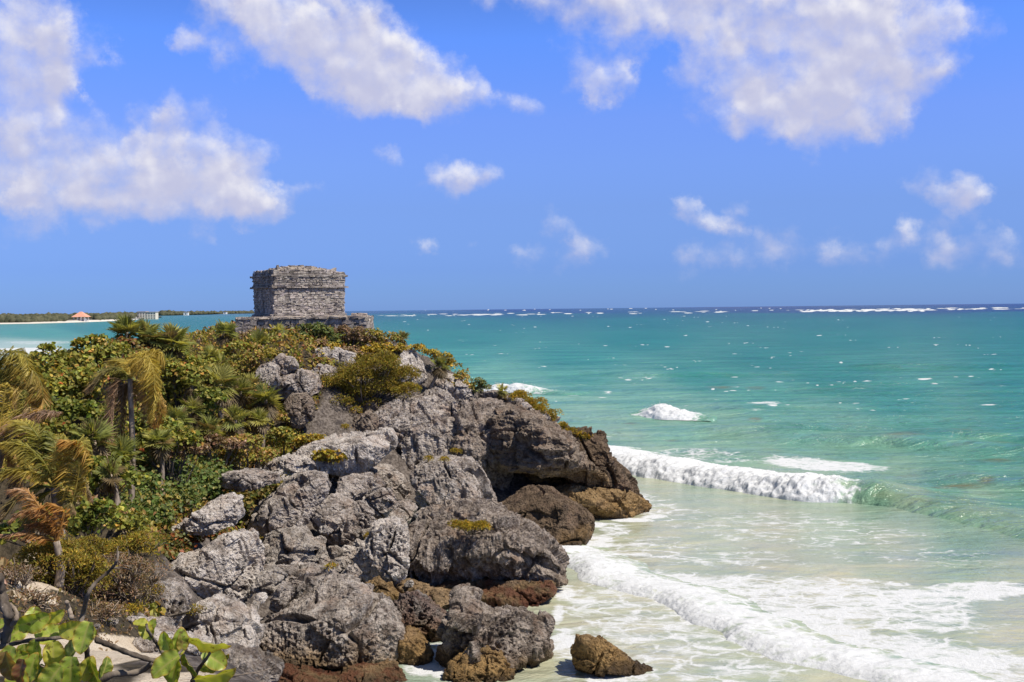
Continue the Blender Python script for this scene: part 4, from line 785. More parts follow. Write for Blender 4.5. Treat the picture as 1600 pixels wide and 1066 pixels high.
rock('shaded wedge stone with a flat grey face above the coarse boulder', [(420, 952), (428, 925), (440, 912), (456, 922), (448, 944), (432, 962)], 40.5, 1.2, 'grey', 92, 5, pits=.3)
def surf_Y(px, py):
    for Yt in np.arange(14, 60, .2):
        q = P(px, py, Yt)
        if q.z < gz(q.x, q.y) + .12: return Yt
    return 30.0
rock('low dark rock at the bottom edge between the grey twig and the white boulder', [(300, 1050), (330, 1032), (372, 1030), (408, 1040), (425, 1062), (410, 1090), (330, 1095), (298, 1075)], surf_Y(360, 1078) - .3, 1.6, 'pitted', 93, 6, lean=.6)
rock('small pale rock in the sand behind the big sea grape leaves', [(205, 1006), (228, 996), (252, 1000), (258, 1016), (232, 1024), (210, 1020)], surf_Y(230, 1020), .7, 'pale', 94, 5, lean=.5, pits=.4)
# rubble between the big ones
RUB = [(412, 862, 26, 18), (396, 880, 20, 16), (420, 890, 26, 14), (428, 905, 20, 18), (452, 872, 30, 16), (480, 862, 22, 20), (500, 846, 18, 14), (468, 890, 34, 20), (498, 876, 26, 18), (522, 864, 24, 18), (516, 890, 30, 20), (544, 862, 24, 18), (534, 880, 22, 16), (456, 846, 24, 22), (472, 840, 16, 16), (548, 896, 26, 22), (486, 908, 30, 14), (440, 858, 16, 12), (508, 828, 22, 14), (590, 842, 22, 18), (562, 852, 20, 14), (576, 832, 22, 12), (390, 960, 16, 22), (384, 1000, 14, 20), (398, 948, 14, 16), (545, 910, 16, 12), (398, 1036, 18, 14), (366, 1040, 16, 10), (300, 1040, 14, 9), (344, 1050, 12, 8), (620, 828, 18, 12), (600, 826, 14, 12), (640, 912, 14, 10), (408, 935, 20, 14), (250, 1030, 14, 9), (268, 1040, 12, 8), (238, 1046, 10, 7), (284, 1026, 12, 8), (262, 1056, 14, 9), (310, 1036, 14, 9), (228, 1060, 12, 8), (326, 1050, 14, 10), (176, 972, 16, 8), (150, 980, 12, 7), (205, 968, 14, 8)]
rr = random.Random(5)
for i, (cx, cy, w_, h_) in enumerate(RUB):
    n = rr.randint(5, 7); ol = []
    for j in range(n):
        a = 2 * math.pi * (j + rr.uniform(-.25, .25)) / n; ol.append((cx + w_ * .62 * math.cos(a) * rr.uniform(.8, 1.15), cy - h_ * .62 * math.sin(a) * rr.uniform(.8, 1.15)))
    Yd = {True: 47.0}.get(True) + (880 - cy) * 0.085 + (cx - 470) * .01
    if cy > 925: Yd = 38.5 - (cy - 960) * .02
    if cx < 380: Yd = 33.5 - (cy - 1040) * .1
    if cx < 345 and cy > 960: Yd = surf_Y(cx, cy + h_ * .4)
    rock('broken angular stone in the rubble between the boulders', ol, Yd, max(w_, h_) * Yd / FPX * .9, rr.choice(['tan', 'tan', 'pale', 'grey']), 200 + i, 5, lean=.35, facets=7, cut=.74, pits=.25, rough=.6, crack=.5, cat='stone', name='rubble_stone', group='loose stones in the rubble')
# ------------------------------------------------------------------ the ruin on the headland
def masonry_material(name, lo, mid, hi):
    m, t = new_mat(name); b = t.b; pos = t.pos
    tint = t.attr('tint').outputs['Color']
    n2 = t.noise(pos, 3.2, 8, 0.68); n3 = t.noise(pos, 16, 6, 0.7); st = t.noise(t.scale(pos, (1.6, 1.6, 0.3)), 1.0, 6, 0.6)
    c = t.mix(t.step(n2, 0.34, 0.66), lo, mid); c = t.mix(t.math('MULTIPLY', t.step(n3, 0.46, 0.66), .7), c, hi)
    c = t.mix(t.math('MULTIPLY', t.step(st, 0.50, 0.66), .5), c, (0.065, 0.052, 0.043))
    c = t.mix(1.0, c, tint, 'MULTIPLY')
    t.put(b.inputs['Base Color'], c); b.inputs['Roughness'].default_value = .95; b.inputs['Specular IOR Level'].default_value = .15
    t.put(b.inputs['Normal'], t.bump(t.math('ADD', n2, t.math('MULTIPLY', n3, .5)), .9, .08))
    return m
MM = masonry_material('ruin_masonry', (0.25, 0.212, 0.18), (0.48, 0.418, 0.362), (0.66, 0.59, 0.52))
MMD = masonry_material('ruin_mortar_core', (0.10, 0.082, 0.068), (0.20, 0.17, 0.145), (0.32, 0.28, 0.24))
C0 = P(429, 494.5, 78.0)
ux = Vector((0.85, 0.527, 0)); uy = Vector((-0.527, 0.85, 0)); uz = Vector((0, 0, 1))
def L(x, y, z): return C0 + ux * x + uy * y + uz * z
tr = random.Random(3)
def courses(mb, a, b, nout, z0, z1, out0=0.0, out1=0.0, hmin=.10, hmax=.17, wmin=.16, wmax=.42, dark=0.0, top=None, dep=.22):
    """rough coursed stones along a wall line from a to b (local xy), leaning from out0 to out1"""
    a = np.array(a, float); b = np.array(b, float); Lg = np.linalg.norm(b - a); d = (b - a) / Lg; nn = np.array(nout, float)
    z = z0
    while z < z1 - .05:
        h = min(tr.uniform(hmin, hmax), z1 - z); s = -tr.uniform(0, .1)
        o = out0 + (out1 - out0) * (z - z0) / max(z1 - z0, .01)
        while s < Lg:
            w = tr.uniform(wmin, wmax); e = min(s + w, Lg + .02)
            zt = z + h
            if top is not None and z > top((s + e) / 2): s += w; continue
            c = a + d * (s + e) / 2 + nn * (o - dep / 2 + tr.uniform(-.015, .025)); gp = tr.uniform(.004, .016)
            tw = Matrix.Rotation(tr.uniform(-.07, .07), 3, 'Z'); tl = tr.uniform(-.05, .05)
            vx = ux * d[0] + uy * d[1]; vy = ux * nn[0] + uy * nn[1]
            g = tr.uniform(.76, 1.14) * (1 - dark * tr.random()); col = (g, g * tr.uniform(.97, 1.01), g * tr.uniform(.94, 1.02))
            hx = max((e - s) / 2 - gp, .03)
            mb.box(L(c[0], c[1], z + h / 2 + tr.uniform(-.012, .012)), tw @ (vx * hx + uz * tl * hx), tw @ (vy * dep / 2), uz * max(h / 2 - gp * .8, .03) - vx * tl * h / 2, col)
            s = e
        z += h
def roughbox(mb, n=2, amt=.03): pass
def finish(mb, name, mat, parent, amt=.018, **kw):
    V = np.concatenate(mb.V); j = np.random.default_rng(len(V)).normal(size=V.shape) * amt; mb.V = [V + j]; mb.C = [np.concatenate(mb.C)]
    return mb.build(name, mat, parent, smooth=False, **kw)
WX, DY = 5.1, 4.0
ruin = thing('stone_temple', 'small square grey stone ruin with flared cornices and a rounded roof on the headland top', 'ruin', L(WX / 2, DY / 2, -1.3))
core = MB()
def taper(mb, x0, x1, y0, y1, z0, z1, o0, o1):
    V = [L(*p) for p in [(x0 - o0, y0 - o0, z0), (x1 + o0, y0 - o0, z0), (x1 + o0, y1 + o0, z0), (x0 - o0, y1 + o0, z0), (x0 - o1, y0 - o1, z1), (x1 + o1, y0 - o1, z1), (x1 + o1, y1 + o1, z1), (x0 - o1, y1 + o1, z1)]]
    mb.add([tuple(v) for v in V], [[0, 3, 2, 1], [4, 5, 6, 7], [0, 1, 5, 4], [1, 2, 6, 5], [2, 3, 7, 6], [3, 0, 4, 7]])
taper(core, 0, WX, 0, DY, -.05, 2.0, -.035, .02); taper(core, 0, WX, 0, DY, 2.004, 2.95, .02, .08)
SIDES = [((0, 0), (WX, 0), (0, -1)), ((WX, 0), (WX, DY), (1, 0)), ((WX, DY), (0, DY), (0, 1)), ((0, DY), (0, 0), (-1, 0))]
wall = core.build('wall', MMD, ruin, smooth=False)
m = MB()
for a, b, nn in SIDES: courses(m, a, b, nn, .12, 1.92, 0, .06)
finish(m, 'stone_facing', MM, wall)
m = MB()
for a, b, nn in SIDES: courses(m, a, b, nn, -.05, .13, .2, .2, .08, .1, .3, .8, dep=.5)
finish(m, 'plinth', MM, ruin, .012)
for z, o in ((1.93, .19), (2.70, .17)):
    m = MB()
    for a, b, nn in SIDES:
        a2 = np.array(a) - .0; courses(m, a, b, nn, z, z + .11, o, o, .1, .12, .35, .9, dark=.2, dep=.5)
        courses(m, a, b, nn, z + .115, z + .20, o - .07, o - .06, .09, .1, .3, .8, dark=.2, dep=.45)
    for cx, cy in ((0, 0), (WX, 0), (WX, DY), (0, DY)):
        sx_ = -1 if cx == 0 else 1; sy_ = -1 if cy == 0 else 1
        m.box(L(cx + sx_ * .06, cy + sy_ * .06, z + .06), ux * .17, uy * .17, uz * .055, (.8, .77, .72))
    finish(m, 'cornice', MM, ruin, .016)
m = MB()
for a, b, nn in SIDES: courses(m, a, b, nn, 2.14, 2.70, .06, .15, .14, .2, dark=.25)
finish(m, 'frieze', MM, ruin)
# parapet course, worn away towards the right, and the domed rubble roof
m = MB()
courses(m, (0, 0), (WX, 0), (0, -1), 2.91, 3.22, .06, .02, .12, .17, top=lambda s: 3.25 - .30 * sstep(np.float64(s), 2.6, 4.9))
courses(m, (0, DY), (0, 0), (-1, 0), 2.91, 3.18, .06, .02, .12, .17)
courses(m, (WX, 0), (WX, DY), (1, 0), 2.91, 3.0, .06, .04, .09, .1)
n = 26; gxr, gyr = np.meshgrid(np.linspace(0, 1, n), np.linspace(0, 1, n))
uu, vv = gxr.ravel(), gyr.ravel()
dome = 2.93 + .50 * (np.sin(np.clip(uu, 0, 1) * math.pi) ** .75) * (np.sin(vv * math.pi) ** .45) + .10 * (1 - uu) * np.sin(vv * math.pi) ** .3
Vr = np.array([tuple(L(.04 + (WX - .08) * u, .04 + (DY - .08) * v, z)) for u, v, z in zip(uu, vv, dome)])
Vr[:, 2] += .06 * fbm(Vr / .5, 3, 5)
k = (np.arange(n - 1)[:, None] * n + np.arange(n - 1)[None]).ravel()
m.add(Vr, np.stack([k, k + 1, k + n + 1, k + n], 1), None, (.72, .68, .62))
for i in range(120):
    u, v = tr.random(), tr.random() * .6; iu, iv = int(u * (n - 1)), int(v * (n - 1)); q = Vector(Vr[iv * n + iu]); g = tr.uniform(.6, 1.1); r_ = tr.uniform(.05, .12)
    m.box(q, ux * r_ * 1.4 + uz * tr.uniform(-.03, .03), uy * r_, uz * r_ * .55, (g, g * .97, g * .93))
finish(m, 'roof', MM, ruin, .02)
m = MB(); m.box(L(.62, .9, 3.28), ux * .08, uy * .08, uz * .17, (.7, .68, .65)); m.box(L(.62, .9, 3.12), ux * .12, uy * .11, uz * .07, (.8, .78, .75)); m.box(L(.64, .9, 3.47), ux * .05, uy * .05, uz * .06, (.6, .58, .55))
finish(m, 'finial_stone', MM, ruin, .02)
m = MB(); m.box(L(4.35, .35, 3.13), ux * .26 + uz * .10, uy * .2, uz * .12, (.9, .87, .82)); m.box(L(4.75, .3, 3.0), ux * .2 - uz * .05, uy * .2, uz * .08, (.8, .77, .72))
finish(m, 'loose_capstone', MM, ruin, .03)
# the terrace the ruin stands on
pa, pb = P(368, 502, 76.2), P(573, 497, 76.8)
tx = (pb - pa); tx.z = 0; tl_ = tx.length; tx.normalize(); ty = Vector((-tx.y, tx.x, 0)); zt = C0.z - .06
m = MB()
def TL(x, y, z): return Vector((pa.x, pa.y, 0)) + tx * x + ty * y + uz * z
V = [TL(*q) for q in [(.2, .2, zt - 2.6), (tl_ - .1, .2, zt - 2.6), (tl_ - .1, 9, zt - 2.6), (.2, 9, zt - 2.6), (.2, .2, zt - .05), (tl_ - .1, .2, zt - .05), (tl_ - .1, 9, zt - .05), (.2, 9, zt - .05)]]
m.add([tuple(v) for v in V], [[0, 3, 2, 1], [4, 5, 6, 7], [0, 1, 5, 4], [1, 2, 6, 5], [2, 3, 7, 6], [3, 0, 4, 7]], None, (1.4, 1.35, 1.3))
ter = m.build('terrace', MMD, ruin, smooth=False)
m = MB()
_ux, _uy, _C = ux, uy, C0
ux, uy, C0 = tx, ty, Vector((pa.x, pa.y, zt))
for a, b, nn in (((0, 0), (tl_, 0), (0, -1)), ((tl_, 0), (tl_, 9), (1, 0)), ((0, 9), (0, 0), (-1, 0))):
    courses(m, a, b, nn, -2.4, -.02, .0, .0, .16, .30, .22, .6, dark=.3, dep=.5)
for i in range(260):
    g = tr.uniform(.7, 1.2); r_ = tr.uniform(.1, .3); m.box(L(tr.uniform(.2, tl_ - .2), tr.uniform(.1, 4) if i > 90 else tr.uniform(.02, .5), -.05), ux * r_, uy * r_ * .8, uz * tr.uniform(.04, .09), (g, g * .96, g * .9))
for i in range(16): m.box(L(tl_ - .3 + tr.uniform(-.6, .2), tr.uniform(.1, 2.5), tr.uniform(.0, .12)), ux * tr.uniform(.1, .25), uy * .2, uz * .1, (.95, .9, .85))
ux, uy, C0 = _ux, _uy, _C
finish(m, 'terrace_stones', MM, ter, .025)
# ------------------------------------------------------------------ plants
def leaf_material(name, trans=0.35, rough=0.5, spec=0.3, var=0.25):
    m, t = new_mat(name); b = t.b
    c = t.attr('tint').outputs['Color']
    n = t.noise(t.pos, 9.0, 3, 0.6)
    c = t.mix(t.step(n, .3, .7), t.mix(1.0, c, (1 - var,) * 3, 'MULTIPLY'), t.mix(1.0, c, (1 + var,) * 3, 'MULTIPLY'))
    t.put(b.inputs['Base Color'], c); b.inputs['Roughness'].default_value = rough; b.inputs['Specular IOR Level'].default_value = spec
    tr_ = t.new('ShaderNodeBsdfTranslucent'); t.put(tr_.inputs[0], t.mix(1.0, c, (1.25, 1.2, .6), 'MULTIPLY'))
    mx = t.new('ShaderNodeMixShader'); mx.inputs[0].default_value = trans; t.l.new(b.outputs[0], mx.inputs[1]); t.l.new(tr_.outputs[0], mx.inputs[2]); t.l.new(mx.outputs[0], t.out.inputs[0])
    return m
def wood_material(name, lo, hi):
    m, t = new_mat(name); b = t.b
    n = t.noise(t.scale(t.pos, (1, 1, .35)), 9, 6, .65)
    t.put(b.inputs['Base Color'], t.mix(t.step(n, .35, .65), lo, hi)); b.inputs['Roughness'].default_value = .9; b.inputs['Specular IOR Level'].default_value = .2
    t.put(b.inputs['Normal'], t.bump(n, .6, .03))
    return m
ML = leaf_material('leaf'); MLG = leaf_material('glossy_leaf', .35, .5, .22, .15); MP = leaf_material('palm_leaf', .42, .5, .25)
MW = wood_material('bark', (0.06, 0.045, 0.033), (0.19, 0.155, 0.12)); MWG = wood_material('grey_bark', (0.15, 0.115, 0.085), (0.36, 0.29, 0.22))
npr = np.random.default_rng(21)
def unit(v): return v / (np.linalg.norm(v, axis=-1, keepdims=True) + 1e-9)
def leaves(mb, pos, ax, nr_, size, asp, col, fold=.14):
    """many small folded leaves: base point, axis, face normal, length, width ratio, colour"""
    ax = unit(ax); sd = unit(np.cross(ax, nr_)); nn = np.cross(sd, ax); n = len(pos)
    t_ = np.array([0, .28, .72, 1, .72, .28]); s_ = np.array([0, .5, .42, 0, -.42, -.5]); f_ = np.array([0, 1, 1, 0, 1, 1]) * fold
    size = np.broadcast_to(size, (n,))[:, None, None]
    V = pos[:, None] + size * (ax[:, None] * t_[None, :, None] + sd[:, None] * (s_ * asp)[None, :, None] + nn[:, None] * (f_ - .18 * t_ ** 2)[None, :, None])
    k = np.arange(n)[:, None] * 6
    Q = np.concatenate([k + np.array([0, 1, 2, 3]), k + np.array([0, 3, 4, 5])])
    mb.add(V.reshape(-1, 3), Q, None, np.repeat(col, 6, 0))
def palette(n, cols, wts, jit=.18):
    cols = np.array(cols, float); i = npr.choice(len(cols), n, p=np.array(wts) / sum(wts))
    return cols[i] * (1 + jit * npr.normal(size=(n, 1))).clip(.5, 1.6) * (1 + .06 * npr.normal(size=(n, 3)))
G_SEA = ([(0.203, 0.214, 0.038), (0.287, 0.270, 0.053), (0.409, 0.318, 0.066), (0.571, 0.325, 0.079), (0.599, 0.158, 0.053)], [4, 4, 1.7, .4, .05])
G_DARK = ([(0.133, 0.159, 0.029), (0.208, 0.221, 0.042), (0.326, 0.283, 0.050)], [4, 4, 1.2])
G_OLIVE = ([(0.239, 0.211, 0.036), (0.342, 0.260, 0.044), (0.431, 0.298, 0.055), (0.251, 0.164, 0.048)], [4, 4, 1.5, 1])
G_YEL = ([(0.354, 0.268, 0.034), (0.461, 0.322, 0.042), (0.248, 0.206, 0.034), (0.531, 0.307, 0.048)], [4, 3, 3, 1])
G_DRY = ([(0.260, 0.162, 0.086), (0.363, 0.232, 0.139), (0.191, 0.124, 0.069), (0.225, 0.178, 0.055), (0.414, 0.293, 0.194)], [4, 3, 3, 2, 2])
G_RED = ([(0.168, 0.169, 0.039), (0.280, 0.208, 0.058), (0.308, 0.130, 0.052), (0.238, 0.091, 0.046)], [3, 2.5, 1.5, 1])
G_MIX = ([(0.241, 0.233, 0.042), (0.354, 0.282, 0.056), (0.478, 0.301, 0.097), (0.377, 0.195, 0.081)], [4, 3, 2, 1.2])
def shrub(label, lumps, Y, pal, leaf=.16, dens=1.0, asp=.85, name='shrub', cat='shrub', group=None, mat=None, twig=MW, fine=False, depth=1.0, droop=0.0, base=None, bare=0.0, onrock=False):
    """a shrub from lumps (photo-pixel centre, half width, half height): leafy clumps on branches springing from the ground"""
    k = Y / FPX
    cx = sum(l[0] for l in lumps) / len(lumps); by = max(l[1] + l[3] for l in lumps)
    B0 = np.array(P(cx, by, Y)); B0[2] = min(B0[2], gz(B0[0], B0[1]) + .1) if base is None else base
    if onrock: B0 = np.array(P(cx, by, Y + .15))
    root = thing(name, label, cat, B0, group)
    fo, br = MB(), MB()
    for lx, ly, lw, lh in lumps:
        C = np.array(P(lx, ly, Y)) + np.array([0, npr.normal() * .2, 0]); R_3 = np.array([lw * k, max(lw, lh) * k * .8 * depth, lh * k])
        ncl = max(4, int(5 + 16 * (R_3[0] * R_3[2]) ** .6))
        d = unit(npr.normal(size=(ncl, 3))); d[:, 2] = np.abs(d[:, 2]) * 1.1 - .35
        cl = C + d * R_3 * np.array([1.12, 1, 1.05]) * npr.uniform(.5, 1.0, (ncl, 1))
        rc = (R_3.min() * .50 + .14) * npr.uniform(.6, 1.15, ncl)
        area = R_3[0] * R_3[2] * math.pi
        n = int(dens * area / (leaf ** 2 * asp) * 7.0) + 60
        n = min(n, 14000)
        ci = npr.integers(0, ncl, n); o = unit(npr.normal(size=(n, 3))); o[:, 2] = np.where(o[:, 2] < -.3, -o[:, 2], o[:, 2])
        pos = cl[ci] + o * (rc[ci] * npr.uniform(.35, 1.0, n) ** .5)[:, None] * np.array([1.15, 1.15, .85])
        nrm = unit(o * .7 + npr.normal(size=(n, 3)) * .5 + np.array([0.1, -.1, .55]))
        ax = unit(np.cross(nrm, npr.normal(size=(n, 3))) + o * (.9 if fine else .35) + np.array([-.25, 0, -droop]))
        col = palette(n, *pal) * (1 + .16 * npr.normal(size=(ncl, 1)))[ci].clip(.6, 1.45)
        leaves(fo, pos, ax, nrm, leaf * npr.uniform(.6, 1.25, n), asp, col)
        for j in range(0, ncl, 1 if bare else 2):
            mid = (B0 + cl[j]) / 2 + npr.normal(size=3) * .18 * R_3
            br.tube(smooth_path([B0 + npr.normal(size=3) * [.1, .1, 0], mid, cl[j]], 6), np.linspace(.05, .014, 6) * min(1.2, .5 + area * .2), 5)
            for q in range(int(bare)):
                e = cl[j] + unit(npr.normal(size=3)) * rc[j] * npr.uniform(.8, 1.5); br.tube([cl[j] * .5 + mid * .5, (cl[j] + e) / 2 + npr.normal(size=3) * .06, e], [.014, .010, .005], 4)
    fo.build('foliage', mat or ML, root, smooth=False); br.build('branches', twig, root)
    return root
def fan_palm(label, px, py, Y, rpx, tpx=None, n=20, skirt=.35, dead=.12, lean=0.0, group='fan palms on the headland', yel=.25, name='fan_palm'):
    """thatch palm: trunk, a crown of fan leaves split into pointed blades, and a skirt of dead ones"""
    k = Y / FPX; C = np.array(P(px, py, Y)); R_ = rpx * k
    R_ *= 1.18
    if tpx: B = np.array(P(px + lean, tpx, Y))
    else: B = np.array([C[0] + lean * k, C[1], min(gz(C[0], C[1]), C[2] - .5 * R_)])
    B[2] -= .15
    root = thing(name, label, 'palm', B, group)
    tk = MB(); hgt = C[2] - B[2]
    path = smooth_path([B, (B + C) / 2 + npr.normal(size=3) * .06 * hgt, C], 8)
    tk.tube(path, np.linspace(.12, .085, 8) * (.7 + .25 * R_), 8); tk.build('trunk', MWG, root)
    def fans(mb, cnt, elo, ehi, kind):
        for i in range(cnt):
            az = 2 * math.pi * (i + npr.uniform(-.35, .35)) / cnt * 1.0 + (0 if kind else 1.7) ; az = az * 2.399 if cnt > 8 else az
            e = rad(npr.uniform(elo, ehi)); u = np.array([math.cos(az) * math.cos(e), math.sin(az) * math.cos(e), math.sin(e)]); u = unit(u + np.array([-.10, 0, 0]))
            s = unit(np.cross(u, [0, 0, 1.0]) + npr.normal(size=3) * .15); w = np.cross(s, u)
            lp = R_ * npr.uniform(.24, .40); bl = R_ * npr.uniform(.58, .76); hub = C + u * lp + np.array([0, 0, -.05 * R_])
            ns = 19; th = np.linspace(-2.25, 2.25, ns) + npr.normal(size=ns) * .03
            ln = bl * npr.uniform(.9, 1.12) * (1 - .16 * np.abs(th / 2.25) ** 1.5) * npr.uniform(.88, 1.05, ns)
            cup = .15 + .45 * npr.random(); dirs = np.cos(th)[:, None] * u + np.sin(th)[:, None] * s + w * (cup * np.abs(np.sin(th))[:, None] * .6 - .15)
            dirs = unit(dirs); sid = unit(-np.sin(th)[:, None] * u + np.cos(th)[:, None] * s)
            drp = np.array([0, 0, -1.0]) * (.14 if kind else .55) * npr.uniform(.5, 1.3)
            wid = bl * .058
            mid = hub + dirs * (ln * .55)[:, None]; tip = hub + dirs * (ln * 1.0)[:, None] + drp * (ln * .35)[:, None]
            V = np.stack([np.broadcast_to(hub, (ns, 3)), mid - sid * wid + w * .02, tip, mid + sid * wid + w * .02], 1)
            if kind:
                g = npr.random(); base = np.array([.25, .27, .075]) if g > yel else np.array([.42, .39, .11])
                if npr.random() < dead: base = np.array([.24, .17, .085])
            else: base = np.array([.21, .155, .09]) * npr.uniform(.55, 1.2)
            col = base * npr.uniform(.72, 1.3) * (1 + .12 * npr.normal(size=(ns, 1)))
            cc = np.repeat(col[:, None], 4, 1); cc[:, 2] = cc[:, 2] * .7 + np.array([.20, .16, .06]) * .35
            mb.add(V.reshape(-1, 3), (np.arange(ns)[:, None] * 4 + np.arange(4)), None, cc.reshape(-1, 3))
            mb.tube([C, C + u * lp * .5 + [0, 0, .03 * R_], hub], [.018 + .006 * R_, .013, .010], 4, base * 1.2)
    cr = MB(); fans(cr, int(n * .85), -28, 88, True); cr.build('crown', MP, root, smooth=False)
    if skirt:
        sk = MB(); C = C - np.array([0, 0, .12 * R_]); fans(sk, max(4, int(n * skirt)), -82, -35, False); sk.build('dead_skirt', MP, root, smooth=False)
    return root
WIND = np.array([-.85, .12, -.12])
def frond(mb, rb, pts, ll, nl, base, tipc, hang=.55, wind=.75, wid=.017, thick=.028):
    """coconut frond along 3-D points: rachis with two rows of narrow leaflets swept by the wind"""
    n = 26; p = smooth_path(pts, n); rb.tube(p, np.linspace(thick, .006, n), 5, np.array(base) * 1.15)
    tg = unit(np.gradient(p, axis=0)); ss = np.linspace(.10, 1, nl)
    q = np.stack([np.interp(ss, np.linspace(0, 1, n), p[:, j]) for j in range(3)], 1); tq = unit(np.stack([np.interp(ss, np.linspace(0, 1, n), tg[:, j]) for j in range(3)], 1))
    for side in (-1, 1):
        sd = unit(np.cross(tq, [0, 0, 1.0]) + 1e-4) * side; ln = ll * (np.sin(np.clip(ss * 1.02, 0, 1) * math.pi * .93 + .18) ** .6 * .9 + .15) * npr.uniform(.8, 1.12, nl)
        d0_ = unit(sd * .75 + tq * .55 + np.array([0, 0, -.12]) + WIND * wind * .35 + npr.normal(size=(nl, 3)) * .15)
        d1_ = unit(d0_ * .45 + WIND * wind + np.array([0, 0, -hang]) + npr.normal(size=(nl, 3)) * .24)
        a = q; b = q + d0_ * (ln * .45)[:, None]; c = b + d1_ * (ln * .55)[:, None]
        wv = unit(np.cross(d0_, npr.normal(size=(nl, 3)) * .5 + np.array([0, -.3, 1])))
        w0 = wid * npr.uniform(.7, 1.2, (nl, 1))
        V = np.stack([a - wv * w0 * .6, a + wv * w0 * .6, b + wv * w0, b - wv * w0, c], 1)
        f = ss[:, None] ** 1.5; col = (np.array(base) * (1 - f) + np.array(tipc) * f) * npr.uniform(.7, 1.25, (nl, 1)); col = np.repeat(col[:, None], 5, 1); col[:, 4] *= np.array([1.25, 1.0, .8])
        k = np.arange(nl)[:, None] * 5
        mb.add(V.reshape(-1, 3), k + np.array([0, 1, 2, 3]), k + np.array([3, 2, 4]), col.reshape(-1, 3))
GRN, YLW, ORG, BRN, PNK = (.22, .22, .05), (.50, .39, .085), (.46, .25, .07), (.27, .18, .11), (.40, .27, .19)
def coconut(label, hub, base, Y, fronds, extra=0, ll=.75, tr=.13, exc=GRN, exlen=1.9):
    C = np.array(P(*hub, Y)); B = np.array(P(*base, Y)); B[2] = min(B[2], gz(B[0], B[1])) - .1
    root = thing('coconut_palm', label, 'palm', B, 'wind-bent coconut palms')
    tk = MB(); pth = smooth_path([B, (B + C) / 2 + np.array([.08, 0, 0]), C], 10); tk.tube(pth, np.linspace(tr * 1.15, tr * .8, 10), 9)
    tk.build('trunk', MWG, root)
    if extra:
        for i in range(extra):
            az = npr.uniform(0, 6.28); u = np.array([math.cos(az), math.sin(az) * .8 + .15, 0]); le = exlen * npr.uniform(.7, 1.1); up = npr.uniform(.2, .9)
            fronds = fronds + [([C, C + u * le * .35 + [0, 0, le * .4 * up], C + u * le * .75 + WIND * .2 * le + [0, 0, le * .3 * up], C + u * le + WIND * .45 * le + [0, 0, -le * .25]], exc, YLW, None)]
    for f in fronds:
        pts, c1, c2 = f[0], f[1], f[2]
        if len(pts[0]) == 2: pts = [np.array(P(a, b_, Y)) + np.array([0, (f[3] or 0) * i / (len(pts) - 1), 0]) for i, (a, b_) in enumerate(pts)]
        lf, rb = MB(), MB(); L_ = np.linalg.norm(np.diff(np.array([tuple(q) for q in pts]), axis=0), axis=1).sum()
        frond(lf, rb, pts, ll * min(1.2, .45 + .3 * L_), int(48 + 46 * L_), c1, c2)
        o = lf.build('frond', MP, root, smooth=False); rb.build('rachis', MP, o)
    return root

# the carpet of low plants on the headland soil, and the creepers over the rocks
m = MB(); pts = []
sel = np.nonzero((rockz < .55) & (sandz < .25) & (gxy[:, 1] > 31) & (gxy[:, 1] < 84) & (gxy[:, 0] > -48) & (gxy[:, 0] < 4) & (GZ > 1.5))[0]
sel = npr.choice(sel, 60000)
pos = np.stack([gxy[sel, 0] + npr.uniform(-.2, .2, len(sel)), gxy[sel, 1] + npr.uniform(-.2, .2, len(sel)), GZ[sel] + npr.uniform(0, .40, len(sel))], 1)
nz = fbm(pos / 2.5, 3, 61)
colr = np.where((nz > .22)[:, None], palette(len(sel), *G_DRY), palette(len(sel), *G_MIX))
nn_ = unit(npr.normal(size=pos.shape) * .6 + np.array([0, -.3, .8])); leaves(m, pos, unit(npr.normal(size=pos.shape) + np.array([-.2, -.1, .9])), nn_, .23 * npr.uniform(.6, 1.4, len(sel)), .6, colr)
m.build('ground_cover', ML, None, origin=(0, 0, 0), smooth=False, kind='stuff', label='low mixed scrub and dry litter covering the headland soil')
m = MB(); sel = np.nonzero((rockz < .6) & (gxy[:, 1] > 16) & (gxy[:, 1] < 40) & (gxy[:, 0] > -22) & (gxy[:, 0] < 0) & (sandz < .8))[0]; sel = npr.choice(sel, 26000)
pos = np.stack([gxy[sel, 0] + npr.uniform(-.2, .2, len(sel)), gxy[sel, 1] + npr.uniform(-.4, .4, len(sel)), np.zeros(len(sel))], 1); pos[:, 2] = ground(pos[:, :2]); pos[:, 2] = np.minimum(pos[:, 2], GZ[sel]) + npr.uniform(.0, .10, len(sel))
leaves(m, pos, unit(npr.normal(size=pos.shape) + np.array([-.2, 0, .4])), unit(npr.normal(size=pos.shape) * .7 + np.array([0, -.3, .7])), .085 * npr.uniform(.5, 1.5, len(sel)), .5, palette(len(sel), *G_DRY))
m.build('leaf_litter', ML, None, origin=(0, 0, 0), smooth=False, kind='stuff', label='dry leaf litter on the sandy soil near the viewer')
def surf_pt(px, py):
    """where the line of sight of a photo pixel meets the ground"""
    for Yt in np.arange(20, 84, .25):
        q = P(px, py, Yt)
        if q.z < gz(q.x, q.y) + .05: return np.array(q)
    return np.array(P(px, py, 60))
